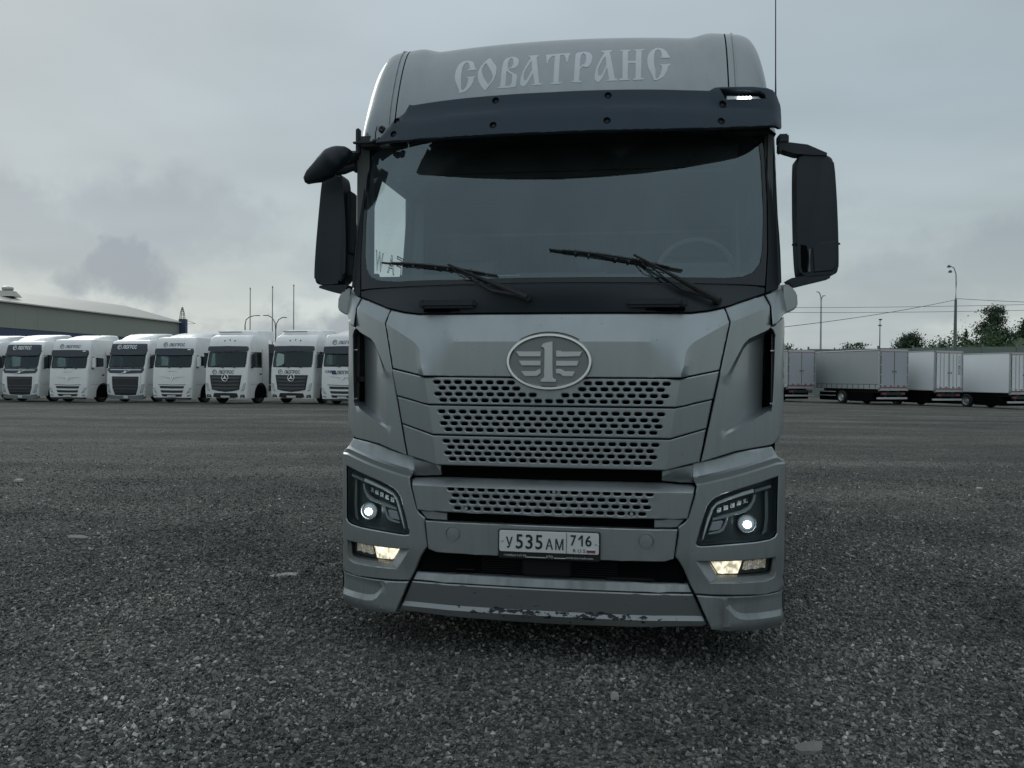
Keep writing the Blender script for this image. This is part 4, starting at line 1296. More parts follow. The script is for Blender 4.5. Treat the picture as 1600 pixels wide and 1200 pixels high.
for k in range(4):
    x = 0.972 + 0.0195 * k
    panel('marker_light', ellipse(x, 2.980 + 0.003 * k, 0.0068, 0.0105, 12), lambda u, v: yV(u, v) + 0.022, LED, LM, grid=0.02, thick=0.01, ch=0.002)

# ---- roof
PZ = [2.868, 2.98, 3.05, 3.12, 3.20, 3.28, 3.35, 3.412, 3.452, 3.478, 3.492, 3.500, 3.505]
PY = [0.172, 0.19, 0.21, 0.238, 0.276, 0.325, 0.378, 0.437, 0.487, 0.555, 0.70, 1.20, 2.25]
_cx = np.array([0.0, 0.90, 1.00, 1.035, 1.065, 1.092, 1.115, 1.135, 1.153, 1.167, 1.184, 1.197, 1.206])
_cw = np.array([1.0, 1.0, 1.0, 0.993, 0.972, 0.930, 0.86, 0.765, 0.625, 0.455, 0.24, 0.09, 0.0])


def roof_pt(x, y, z):
    w = float(np.interp(abs(x), _cx, _cw))
    top = sm(3.15, 3.42, z)
    sh = 0.034 * sm(0.72, 0.86, abs(x)) * top
    qy = max(0.50, y)
    fade = 1.0 - sm(0.55, 1.4, y)
    return (x, qy + (y + 0.14 * x * x * fade - qy) * w ** 0.7, 2.866 + (z + sh - 2.866) * w)


def roof_part(name, xs, m):
    zi = np.interp(np.linspace(0, len(PZ) - 1, 49), range(len(PZ)), PZ)
    yi = np.interp(np.linspace(0, len(PZ) - 1, 49), range(len(PZ)), PY)
    # soften the polyline
    for _ in range(3):
        zi[1:-1] = (zi[:-2] + 2 * zi[1:-1] + zi[2:]) / 4; yi[1:-1] = (yi[:-2] + 2 * yi[1:-1] + yi[2:]) / 4
    V = [roof_pt(x, y, z) for y, z in zip(yi, zi) for x in xs]
    n = len(xs)
    F = [(k * n + i, k * n + i + 1, (k + 1) * n + i + 1, (k + 1) * n + i) for k in range(48) for i in range(n - 1)]
    b = MB(); b.poly(V, F)
    # turn the long edges in
    return b.build(name, m, TRUCK, True, 60)


roof_part('roof_panel', list(np.linspace(-0.926, 0.926, 60)), ROOFP)
xs_side = [0.934 + (1.206 - 0.934) * (1 - (1 - i / 26) ** 2.6) for i in range(27)]
roof_part('roof_side_fairing', xs_side, ROOFP)
roof_part('roof_side_fairing', [-x for x in xs_side], ROOFP)
b = MB()
V = []
for sx in (0.90, 0.96):
    for y, z in zip(PY, PZ):
        p = roof_pt(sx, y, z); V.append((p[0], p[1] + 0.03, p[2] - 0.025))
n = len(PY)
b.poly(V, [(i, i + 1, n + i + 1, n + i) for i in range(n - 1)])
b.build('roof_seam_backing', DARK, TRUCK)
b = MB(); b.poly([(-a, c, d) for a, c, d in V], [(i, i + 1, n + i + 1, n + i) for i in range(n - 1)])
b.build('roof_seam_backing', DARK, TRUCK)
# raised bead beside each seam
for s in (1, -1):
    b = MB()
    b.tube([(lambda p: (p[0], p[1] - 0.001, p[2] + 0.001))(roof_pt(s * 0.972, float(np.interp(t, range(len(PZ)), PY)), float(np.interp(t, range(len(PZ)), PZ)))) for t in np.linspace(0.5, 11.5, 60)], 0.006, 8)
    b.build('roof_bead', ROOFP, TRUCK)


def yR(x, z):
    return roof_front(x, z)


def roof_front(x, z):
    """depth of the roof face at x, z (inverse of the loft)"""
    lo, hi = 0.0, 9.0
    for _ in range(40):
        t = (lo + hi) / 2
        p = roof_pt(x, float(np.interp(t, range(len(PZ)), PY)), float(np.interp(t, range(len(PZ)), PZ)))
        if p[2] < z: lo = t
        else: hi = t
    return p[1]


for out, holes in GLYPHS:
    panel('letter', out, lambda x, z: yR(x, z) - 0.0010, LETTER, TRUCK, holes=holes, grid=0.02, thick=0.0, ch=0.0)
# header strip under the roof, brackets of the missing visor end
hd = both([(0.0, 2.862), (0.6, 2.860), (1.10, 2.856), (1.16, 2.85), (1.16, 2.885), (1.1, 2.89), (0.0, 2.89)])
panel('roof_seal', hd, lambda x, z: yW(x, 2.86) - 0.010 + max(0, abs(x) - 1.13) * 0.8, BLACK, TRUCK, grid=0.05, thick=0.03, ch=0.003)
b = MB()
b.box(-1.186, -1.162, 0.36, 0.40, 2.80, 2.952, 0.006)
b.build('gutter_end', BLACK, TRUCK)
b = MB(); b.box(-1.19, -0.985, 0.325, 0.345, 2.852, 2.864, 0.003); b.tube([(-1.06, 0.315, 2.858), (-1.03, 0.30, 2.86), (-1.01, 0.27, 2.852)], 0.013, 8)
b.build('visor_bracket', BLACK, TRUCK)
b = MB(); b.tube([(-1.045, 0.30, 2.86), (-1.040, 0.29, 2.90), (-1.032, 0.295, 2.935)], 0.0035, 6); b.build('loose_wire', RUB, TRUCK)
b = MB(); b.lathe([(0.0, 0.021), (-0.012, 0.0205), (-0.018, 0.013), (-0.014, 0.0)], 'Y', 20, (-1.012, yR(-1.012, 2.925), 2.925)); b.build('visor_fixing', mat('screw_black', (0.01, 0.013, 0.016), 0.4), TRUCK)
b = MB(); b.box(-1.02, -0.975, 0.30, 0.33, 2.815, 2.833, 0.006); b.box(-0.985, -0.955, 0.29, 0.315, 2.815, 2.855, 0.003)
b.build('visor_bracket', BLACK, TRUCK)
b = MB(); b.tube([(1.203, 0.50, 2.98), (1.200, 0.50, 3.2), (1.196, 0.50, 3.6), (1.193, 0.50, 4.25)], [0.006, 0.0035, 0.003, 0.0025], 6); b.build('radio_antenna', RUB, TRUCK)
b = MB()      # dark filler between visor and roof
n = 40
V = []
for i in range(n + 1):
    x = -0.78 + (1.20 + 0.78) * i / n
    V.append((x, yV(x, 2.96) + 0.03, 2.955)); V.append((x, roof_front(x, 2.97) + 0.05, 2.94))
b.poly(V, [(2 * i, 2 * i + 2, 2 * i + 3, 2 * i + 1) for i in range(n)])
b.build('visor_filler', BLACK, TRUCK)


# ---- cab shell, doors, interior
def side_mp(s):
    return lambda u, v, w: (s * (1.238 - 0.045 * sm(1.95, 2.95, v) - w), u, v)


for s in (1, -1):
    win = [(0.56, 2.10), (0.60, 2.085), (1.44, 2.20), (1.455, 2.22), (1.455, 2.745), (1.44, 2.765), (0.80, 2.765), (0.73, 2.735), (0.56, 2.46)]
    panel('door', [(0.44, 1.15), (1.50, 1.15), (1.50, 2.03), (0.44, 2.02)], lambda u, v: 0.0, PAINT, TRUCK, grid=0.1, thick=0.05, ch=0.006, mp=side_mp(s))
    panel('door_window_frame', [(0.44, 2.03), (1.50, 2.04), (1.50, 2.86), (0.55, 2.86), (0.50, 2.84)], lambda u, v: 0.003, BLACK, TRUCK, holes=[win], grid=0.1, thick=0.05, ch=0.006, mp=side_mp(s))
    panel('side_window', win, lambda u, v: 0.02, SIDEGL, TRUCK, grid=0.2, thick=0.0, ch=0.0, mp=side_mp(s))
    panel('sleeper_side', [(1.51, 1.05), (2.25, 1.05), (2.25, 2.90), (1.51, 2.90)], lambda u, v: 0.0, PAINT, TRUCK, grid=0.2, thick=0.05, ch=0.006, mp=side_mp(s))
    b = MB(); b.box(s * 1.19, s * 1.236, 0.66, 0.90, 1.62, 1.66, 0.01); b.build('door_handle', BLACK, TRUCK)
    b = MB(); b.box(s * 0.86, s * 1.24, 0.62, 1.02, 0.42, 0.47, 0.01); b.build('cab_step', STEEL, TRUCK)
    b = MB(); b.box(s * 0.86, s * 1.22, 0.64, 1.0, 0.76, 0.80, 0.01); b.build('cab_step', STEEL, TRUCK)
    b = MB(); b.box(s * 1.135, s * 1.18, 0.42, 0.52, 2.0, 2.86, 0.015); b.build('pillar_trim', INTLT, TRUCK)
    b = MB(); b.box(s * 1.10, s * 1.185, 0.46, 1.50, 1.5, 2.08, 0.03); b.build('door_trim', INTER, TRUCK)
    b = MB(); b.box(s * 1.09, s * 1.185, 1.465, 1.60, 2.0, 2.86, 0.02); b.build('rear_pillar_trim', INTLT, TRUCK)
b = MB(); b.box(-1.18, 1.18, 2.20, 2.24, 1.05, 2.95); b.build('cab_rear_wall', PAINT, TRUCK, smooth=False)
b = MB(); b.box(-1.16, 1.16, 1.98, 2.03, 1.2, 2.9); b.build('bunk_wall', INTER, TRUCK, smooth=False)
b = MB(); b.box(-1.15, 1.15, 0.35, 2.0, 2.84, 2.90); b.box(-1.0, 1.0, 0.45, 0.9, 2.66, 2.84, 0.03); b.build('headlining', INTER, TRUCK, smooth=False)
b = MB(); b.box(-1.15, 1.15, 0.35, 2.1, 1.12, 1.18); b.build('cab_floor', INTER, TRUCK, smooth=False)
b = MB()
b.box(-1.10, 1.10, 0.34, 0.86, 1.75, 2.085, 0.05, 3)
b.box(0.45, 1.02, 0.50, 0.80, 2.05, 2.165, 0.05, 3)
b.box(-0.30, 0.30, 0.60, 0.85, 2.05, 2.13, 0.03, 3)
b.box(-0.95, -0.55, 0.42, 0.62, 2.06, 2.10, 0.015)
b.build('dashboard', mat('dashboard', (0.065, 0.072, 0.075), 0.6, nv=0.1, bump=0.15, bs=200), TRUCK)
b = MB()
q = Matrix.Translation((0.80, 0.90, 2.15)) @ Matrix.Rotation(R(35), 4, 'X')
n1, n2 = 40, 8
V = []
for i in range(n1):
    a = 2 * math.pi * i / n1
    for j in range(n2):
        t = 2 * math.pi * j / n2
        V.append(q @ Vector(((0.225 + 0.016 * math.cos(t)) * math.cos(a), 0.016 * math.sin(t), (0.225 + 0.016 * math.cos(t)) * math.sin(a))))
b.poly(V, [(i * n2 + j, ((i + 1) % n1) * n2 + j, ((i + 1) % n1) * n2 + (j + 1) % n2, i * n2 + (j + 1) % n2) for i in range(n1) for j in range(n2)])
b.box(-0.20, 0.20, -0.012, 0.012, -0.03, 0.03, 0.008, 2, q); b.box(-0.08, 0.08, -0.03, 0.02, -0.08, 0.06, 0.02, 3, q); b.box(-0.02, 0.02, -0.01, 0.01, -0.21, 0, 0.006, 2, q)
b.build('steering_wheel', mat('steering_wheel', (0.20, 0.21, 0.21), 0.5), TRUCK)
for s in (1, -1):
    b = MB(); b.box(s * 0.80 - 0.27, s * 0.80 + 0.27, 1.05, 1.55, 1.55, 1.72, 0.06, 3)
    q = Matrix.Translation((s * 0.80, 1.55, 1.7)) @ Matrix.Rotation(R(-12), 4, 'X')
    b.box(-0.26, 0.26, -0.06, 0.08, 0.0, 0.66, 0.05, 3, q); b.box(-0.15, 0.15, -0.05, 0.06, 0.68, 0.86, 0.04, 3, q)
    b.build('seat', mat('seat_fabric', (0.075, 0.08, 0.085), 0.9, bump=0.3, bs=200), TRUCK)
for k in range(9):
    y0 = 0.66 + 0.085 * k
    b = MB(); b.tube([(1.150, y0, 2.12), (1.155, y0 + 0.01, 2.45), (1.150, y0, 2.80)], 0.044, 8); b.build('curtain_fold', INTLT, TRUCK)
b = MB(); b.cyl((-1.1, 1.90, 2.585), (1.1, 1.90, 2.585), 0.012, None, 8); b.build('curtain_rail', mat('rail_grey', (0.30, 0.31, 0.31), 0.4), TRUCK)
for k in range(26):
    x0 = -1.06 + 0.085 * k
    b = MB(); b.tube([(x0, 1.93, 1.3), (x0 + 0.01, 1.94, 2.0), (x0, 1.93, 2.57)], 0.046, 8); b.build('curtain_fold', INTER, TRUCK)
b = MB(); b.box(-0.42, -0.22, 0.44, 0.58, 2.09, 2.094); b.build('paper_sheet', mat('paper', (0.7, 0.72, 0.72), 0.8), TRUCK, smooth=False)
b = MB(); b.box(0.10, 0.24, 0.50, 0.53, 2.13, 2.22, 0.01); b.build('phone_holder', BLACK, TRUCK)
# outlined letters on the passenger window
for t, uu in (('F', 1.32), ('A', 1.12), ('W', 0.86)):
    text_obj('window_letter', t, 0.2, mat('decal_dark', (0.03, 0.035, 0.04), 0.6), TRUCK, lambda u, w, uu=uu: (-1.238 + 0.045 * sm(1.95, 2.95, 2.27 + w) + 0.026, uu + u, 2.275 - 0.07 * (1.32 - uu) + w), height=0.13, width=0.16, mirror=True, outline=0.005)

# ---- mirrors
MR = empty('mirror'); MR.parent = TRUCK
MO = [(1.305, 2.70), (1.315, 2.728), (1.345, 2.738), (1.45, 2.730), (1.485, 2.720), (1.503, 2.690), (1.518, 2.50), (1.528, 2.30), (1.533, 2.11), (1.525, 2.083), (1.50, 2.074), (1.37, 2.062), (1.342, 2.062), (1.326, 2.080), (1.312, 2.30)]


def y_mir(x, z):
    u = (x - 1.42) / 0.11
    y = 0.44 + 0.035 * u * u
    if z < 2.275:                     # stepped lower housing with its hollow
        y += 0.02 * sm(2.275, 2.255, z + 0.10 * (x - 1.42)) * sm(1.42, 1.36, x) + 0.012 * sm(2.27, 2.24, z - 0.06 * (x - 1.42))
    return y




def rounded_prism(name, pts, y0, y1, bev, m, parent, dome=0.0):
    b = MB(); n = len(pts)
    b.poly([(a, y0, c) for a, c in pts] + [(a, y1, c) for a, c in pts], [tuple(range(n)), tuple(range(2 * n - 1, n - 1, -1))] + [(i, (i + 1) % n, n + (i + 1) % n, n + i) for i in range(n)])
    fe = [e for e in b.bm.edges if all(v.co.y < y0 + 1e-5 for v in e.verts)]
    bmesh.ops.bevel(b.bm, geom=fe, offset=bev, segments=5, profile=0.5, affect='EDGES', clamp_overlap=True)
    return b.build(name, m, parent, True, 40)


def smooth_loop(p, n=2):
    for _ in range(n):
        p = [q for i in range(len(p)) for q in (((p[i][0] * 3 + p[(i + 1) % len(p)][0]) / 4, (p[i][1] * 3 + p[(i + 1) % len(p)][1]) / 4), ((p[i][0] + p[(i + 1) % len(p)][0] * 3) / 4, (p[i][1] + p[(i + 1) % len(p)][1] * 3) / 4))]
    return p


rounded_prism('mirror_housing', smooth_loop([p for p in MO if p[1] > 2.235 or p[0] > 1.5] + [(1.40, 2.275), (1.315, 2.262)] if False else smooth_loop(MO, 1), 1), 0.44, 0.58, 0.035, BLACK, MR)
panel('mirror_lower_cover', [(1.388, 2.225), (1.43, 2.252), (1.518, 2.262), (1.522, 2.12), (1.50, 2.092), (1.40, 2.084)], lambda x, z: 0.434, BLACK, MR, grid=0.05, thick=0.02, ch=0.008)
panel('mirror_hollow', [(1.332, 2.24), (1.362, 2.235), (1.372, 2.18), (1.366, 2.09), (1.345, 2.09), (1.336, 2.12)], lambda x, z: 0.436, DARK, MR, grid=0.03, thick=0.003, ch=0.0)
panel('mirror_hinge', [(1.372, 2.215), (1.384, 2.215), (1.380, 2.15), (1.384, 2.09), (1.370, 2.09), (1.376, 2.15)], lambda x, z: 0.431, mat('hinge_grey', (0.12, 0.13, 0.13), 0.4, 0.3), MR, grid=0.03, thick=0.006, ch=0.001)
for xx in (1.304, 1.532):
    b = MB(); b.cyl((xx - 0.012, 0.47, 2.245), (xx + 0.012, 0.47, 2.247), 0.006, None, 8); b.build('mirror_pin', RUB, MR)
b = MB(); b.box(1.205, 1.262, 0.42, 0.50, 2.795, 2.846, 0.008); b.box(1.205, 1.225, 0.42, 0.48, 2.745, 2.80, 0.006)
V = [(1.222, 2.80), (1.262, 2.800), (1.36, 2.784), (1.462, 2.735), (1.462, 2.722), (1.40, 2.725), (1.30, 2.735), (1.25, 2.752), (1.225, 2.762)]
n = len(V)
b.poly([(a, 0.43, c) for a, c in V] + [(a, 0.52, c) for a, c in V], [tuple(range(n)), tuple(range(2 * n - 1, n - 1, -1))] + [(i, (i + 1) % n, n + (i + 1) % n, n + i) for i in range(n)])
b.build('mirror_arm', BLACK, MR)
b = MB()
V = [(1.262, 2.046), (1.285, 2.058), (1.33, 2.066), (1.49, 2.078), (1.487, 2.056), (1.38, 2.030), (1.30, 2.010), (1.285, 2.020)]
n = len(V)
b.poly([(a, 0.44, c) for a, c in V] + [(a, 0.54, c) for a, c in V], [tuple(range(n)), tuple(range(2 * n - 1, n - 1, -1))] + [(i, (i + 1) % n, n + (i + 1) % n, n + i) for i in range(n)])
b.build('mirror_arm', BLACK, MR)
panel('mirror_pane', [(1.34, 2.68), (1.48, 2.68), (1.505, 2.12), (1.36, 2.10)], lambda x, z: 0.0, MIRROR, MR, grid=0.2, thick=0, ch=0, mp=lambda u, v, w: (u, 0.625, v))

ML = empty('mirror'); ML.parent = TRUCK
MO2 = [(-1.292, 2.66), (-1.305, 2.71), (-1.34, 2.722), (-1.40, 2.715), (-1.422, 2.69), (-1.445, 2.45), (-1.462, 2.25), (-1.470, 2.085), (-1.462, 2.058), (-1.43, 2.048), (-1.32, 2.052), (-1.285, 2.072), (-1.272, 2.11), (-1.272, 2.40)]
rounded_prism('mirror_housing', smooth_loop(MO2, 2), 0.44, 0.58, 0.04, BLACK, ML)
b = MB(); b.box(-1.287, -1.262, 0.47, 0.58, 2.10, 2.24, 0.008); b.box(-1.29, -1.258, 0.49, 0.60, 2.24, 2.62, 0.008)
b.build('mirror_back_edge', BLACK, ML)
b = MB()
V = [(-1.258, 2.046), (-1.285, 2.048), (-1.435, 2.044), (-1.438, 2.030), (-1.38, 2.012), (-1.31, 1.996), (-1.275, 2.006)]
n = len(V)
b.poly([(a, 0.44, c) for a, c in V] + [(a, 0.54, c) for a, c in V], [tuple(range(n)), tuple(range(2 * n - 1, n - 1, -1))] + [(i, (i + 1) % n, n + (i + 1) % n, n + i) for i in range(n)])
b.build('mirror_arm', BLACK, ML)
b = MB(); b.box(-1.262, -1.205, 0.42, 0.50, 2.795, 2.840, 0.008); b.box(-1.23, -1.205, 0.42, 0.48, 2.72, 2.80, 0.006); b.tube([(-1.235, 0.46, 2.80), (-1.30, 0.48, 2.77), (-1.36, 0.49, 2.71)], [0.03, 0.028, 0.02], 8)
b.build('mirror_arm', BLACK, ML)
KM = empty('kerb_mirror'); KM.parent = TRUCK
KO = [(-1.470, 2.653), (-1.461, 2.624), (-1.379, 2.632), (-1.306, 2.663), (-1.255, 2.708), (-1.223, 2.742), (-1.187, 2.790), (-1.192, 2.808), (-1.215, 2.820), (-1.269, 2.826), (-1.30, 2.824), (-1.333, 2.810), (-1.379, 2.768), (-1.402, 2.735), (-1.416, 2.721), (-1.45, 2.69)]


def y_km(x, z):
    # a domed cap with a fold across it
    c = Vector((-1.325, 2.735)); d = (Vector((x, z)) - c)
    ax = Vector((0.82, 0.57))
    u = d.dot(ax) / 0.18; w = d.dot(Vector((-0.57, 0.82))) / 0.075
    return 0.235 + 0.075 * min(1.4, u * u * 0.5 + w * w * 0.6) - 0.012 * math.exp(-((u - 0.15) / 0.18) ** 2)


panel('mirror_cap', KO, y_km, BLACK, KM, grid=0.016, thick=0.05, ch=0.008, angle=60, back=True)
b = MB(); b.tube([(-1.24, 0.34, 2.765), (-1.215, 0.37, 2.79), (-1.20, 0.40, 2.80)], [0.035, 0.03, 0.03], 10); b.tube([(-1.30, 0.33, 2.70), (-1.25, 0.36, 2.715), (-1.21, 0.40, 2.74)], [0.03, 0.03, 0.025], 10)
b.build('mirror_arm', BLACK, KM)

# ---- number plate
NP = empty('number_plate'); NP.parent = TRUCK
px0, yp = 0.008, -0.030
panel('plate_frame', rrect(-0.266 + px0, 0.266 + px0, 0.560, 0.7125, 0.012), lambda x, z: yp + 0.004, mat('plate_frame', (0.012, 0.014, 0.015), 0.35), NP, grid=0.1, thick=0.03, ch=0.004)
PLW = mat('plate_white', (0.60, 0.62, 0.61), 0.35, nv=0.04)
INK = mat('plate_ink', (0.012, 0.013, 0.014), 0.45)
panel('plate', rrect(-0.258 + px0, 0.258 + px0, 0.597, 0.7065, 0.010), lambda x, z: yp - 0.002, PLW, NP, grid=0.1, thick=0.006, ch=0.0015)
pt = lambda X, Z: (lambda u, w: (X + u + px0, yp - 0.0045, Z + w))
import_chars = (('У', -0.205, 0.646, 0.036, 0.058), ('5', -0.152, 0.652, 0.037, 0.075), ('3', -0.101, 0.652, 0.037, 0.075), ('5', -0.050, 0.652, 0.037, 0.075), ('А', 0.004, 0.644, 0.038, 0.057), ('М', 0.056, 0.644, 0.042, 0.057),
                ('7', 0.128, 0.667, 0.030, 0.056), ('6', 0.205, 0.667, 0.032, 0.056), ('R U S', 0.158, 0.615, 0.062, 0.018))
for ch_, X, Z, w_, h_ in import_chars:
    text_obj('plate_character', ch_, 0.1, INK, NP, pt(X, Z), width=w_, height=h_, bold=0.0012 if len(ch_) == 1 and ch_ != '1' else 0.0)
panel('plate_character', [(0.1525 + px0, 0.6745), (0.168 + px0, 0.695), (0.1765 + px0, 0.695), (0.1765 + px0, 0.639), (0.1685 + px0, 0.639), (0.1685 + px0, 0.683), (0.158 + px0, 0.669)], lambda x, z: yp - 0.0045, INK, NP, grid=0.1, thick=0.002, ch=0.0)
b = MB(); b.box(0.0915 + px0, 0.0935 + px0, yp - 0.0045, yp, 0.598, 0.7055); b.build('plate_divider', INK, NP, smooth=False)
for k, c in enumerate(((0.10, 0.02, 0.05), (0.03, 0.05, 0.16), (0.62, 0.64, 0.63))):
    b = MB(); b.box(0.196 + px0, 0.240 + px0, yp - 0.0048, yp, 0.606 + 0.0065 * k, 0.6123 + 0.0065 * k); b.build('flag_stripe', mat('flag_%d' % k, (0.35, 0.03, 0.06) if k == 0 else c, 0.5), NP, smooth=False)
WT = mat('frame_print', (0.55, 0.56, 0.56), 0.5)
text_obj('frame_lettering', '+7(495)617-67-09', 0.1, WT, NP, lambda u, w: (-0.176 + px0 + u, yp - 0.0005, 0.577 + w), width=0.118, height=0.0135)
text_obj('frame_lettering', 'АТО', 0.1, WT, NP, lambda u, w: (0.004 + px0 + u, yp - 0.0005, 0.577 + w), width=0.036, height=0.0135, bold=0.001)
text_obj('frame_lettering', 'www.ato-trade.com', 0.1, WT, NP, lambda u, w: (0.160 + px0 + u, yp - 0.0005, 0.577 + w), width=0.138, height=0.0115)
b = MB(); b.box(-0.112, -0.008, yp - 0.0006, yp + 0.004, 0.570, 0.573); b.box(0.036, 0.096, yp - 0.0006, yp + 0.004, 0.570, 0.573); b.build('frame_line', WT, NP, smooth=False)
for X in (-0.258, 0.260):
    b = MB(); b.cyl((X + px0 + (0.018 if X < 0 else -0.018), yp, 0.652), (X + px0 + (0.018 if X < 0 else -0.018), yp - 0.006, 0.652), 0.0035, None, 10)
    b.tube([(X + px0 + (0.016 if X < 0 else -0.016), yp - 0.004, 0.652), (X + px0, yp - 0.004, 0.651)], 0.0014, 6); b.build('plate_screw', SATIN, NP)

# ---- chassis and wheels
def wheel(x, y, r, w, parent, twin=False):
    Wh = empty('wheel', (x, y, r)); Wh.parent = parent
    s = 1 if x > 0 else -1
    b = MB(); b.lathe([(-w / 2, r * 0.56), (-w / 2, r * 0.90), (-w * 0.40, r * 0.985), (-w * 0.2, r), (w * 0.2, r), (w * 0.40, r * 0.985), (w / 2, r * 0.90), (w / 2, r * 0.56)], 'X', 40); b.build('tyre', RUB, Wh)
    b = MB(); b.lathe([(s * w * 0.46, r * 0.58), (s * w * 0.36, r * 0.53), (s * w * 0.20, r * 0.46), (s * w * 0.34, r * 0.30), (s * w * 0.44, r * 0.20), (s * w * 0.50, r * 0.16), (s * w * 0.50, 0.001)], 'X', 32); b.lathe([(-w * 0.4, r * 0.57), (w * 0.4, r * 0.57)], 'X', 32)
    b.build('rim', WHEELM, Wh)
    return Wh


for s in (1, -1):
    wheel(s * 1.03, 1.42, 0.51, 0.30, TRUCK)
    for y in (4.55, 5.90):
        wheel(s * 0.93, y, 0.51, 0.56, TRUCK)
    b = MB(); b.box(s * 0.38, s * 0.46, 0.5, 6.6, 0.72, 1.0); b.build('frame_rail', STEEL, TRUCK, smooth=False)
    b = MB()
    for i in range(13):
        a0, a1 = math.pi * i / 13, math.pi * (i + 1) / 13
        b.poly([(s * 0.82, 1.42 + 0.60 * math.cos(a0), 0.51 + 0.60 * math.sin(a0)), (s * 1.24, 1.42 + 0.60 * math.cos(a0), 0.51 + 0.60 * math.sin(a0)), (s * 1.24, 1.42 + 0.60 * math.cos(a1), 0.51 + 0.60 * math.sin(a1)), (s * 0.82, 1.42 + 0.60 * math.cos(a1), 0.51 + 0.60 * math.sin(a1))], [(0, 1, 2, 3)])
    b.build('wheel_arch', BLACK, TRUCK)
    b = MB(); b.box(s * 0.55, s * 1.20, 2.35, 3.75, 0.40, 1.02, 0.09, 3); b.build('fuel_tank', mat('tank_aluminium', (0.5, 0.51, 0.51), 0.35, 0.9), TRUCK)
b = MB(); b.box(-0.45, 0.45, 1.38, 1.46, 0.45, 0.60, 0.02); b.box(-0.9, 0.9, 1.36, 1.48, 0.47, 0.56, 0.02); b.box(-0.5, 0.5, 0.5, 2.0, 0.78, 1.12, 0.05); b.build('front_axle', STEEL, TRUCK)
b = MB(); b.box(-0.55, 0.55, 0.30, 2.4, 0.46, 1.05, 0.06); b.box(-0.80, 0.80, 0.22, 0.40, 0.28, 0.60, 0.03); b.build('engine', STEEL, TRUCK)  # unseen mass, added to darken the ground under the cab
for s in (1, -1):
    b = MB(); b.box(s * 1.17, s * 1.22, 2.1, 5.3, 0.28, 1.05, 0.02); b.build('side_skirt', PAINT, TRUCK)  # unseen panel, added to keep light from under the truck
    b = MB(); b.box(s * 0.60, s * 1.18, 2.05, 2.10, 0.20, 1.05, 0.01); b.build('mud_flap', RUB, TRUCK)  # unseen too, added to block light beneath the chassis
b = MB(); b.box(-0.50, 0.50, 4.7, 5.7, 1.02, 1.16, 0.05); b.build('fifth_wheel', STEEL, TRUCK)
b = MB(); b.box(-0.9, 0.9, 4.5, 4.6, 0.46, 0.58); b.box(-0.9, 0.9, 5.85, 5.95, 0.46, 0.58); b.build('rear_axle', STEEL, TRUCK, smooth=False)

# ---------------------------------------------------------------- parked white trucks
WHITE = mat('white_truck_paint', (0.78, 0.795, 0.79), 0.32, 0.0, 0.3, nv=0.10, ns=2.5)
DGLASS = glass('truck_glass', (0.50, 0.60, 0.60), 1.2, 0.02)
NAVY = mat('navy_print', (0.035, 0.05, 0.12), 0.5)
GREYP = mat('grey_print', (0.16, 0.18, 0.20), 0.5)
LTPRINT = mat('light_print', (0.80, 0.83, 0.84), 0.5)
VISD = mat('dark_visor', (0.035, 0.045, 0.060), 0.3, nv=0.1)
GRIL = mat('dark_grille', (0.022, 0.026, 0.030), 0.45, nv=0.2)
SLAT = mat('grille_slat', (0.075, 0.083, 0.088), 0.35, 0.3)
LAMPC = mat('clear_headlamp', (0.42, 0.45, 0.46), 0.15, 0.3, nv=0.35, ns=9)
DGREEN = mat('grey_green_bumper', (0.14, 0.165, 0.165), 0.5)
INTR = mat('truck_interior', (0.05, 0.055, 0.058), 0.8)

ROW = 'white trucks parked side by side along the left of the yard'


def ring_at(z, hw, yf, yb, r, ys):
    """plan outline of a cab at one height: right side front to left side"""
    pts = []
    for s in (1, -1):
        half = [(hw * 0.0, yf)] if s == 1 else []
        arc = []
        for i in range(6):
            t = R(90 - 18 * i)
            arc.append((hw - r + r * math.cos(t), yf + r - r * math.sin(t)))
        side = [(hw, y) for y in ys] + [(hw, yb)]
        seq = arc + side
        if s == 1:
            pts += seq
        else:
            pts += [(-a, b) for a, b in reversed(seq)]
    return [(a, b, z) for a, b in pts]


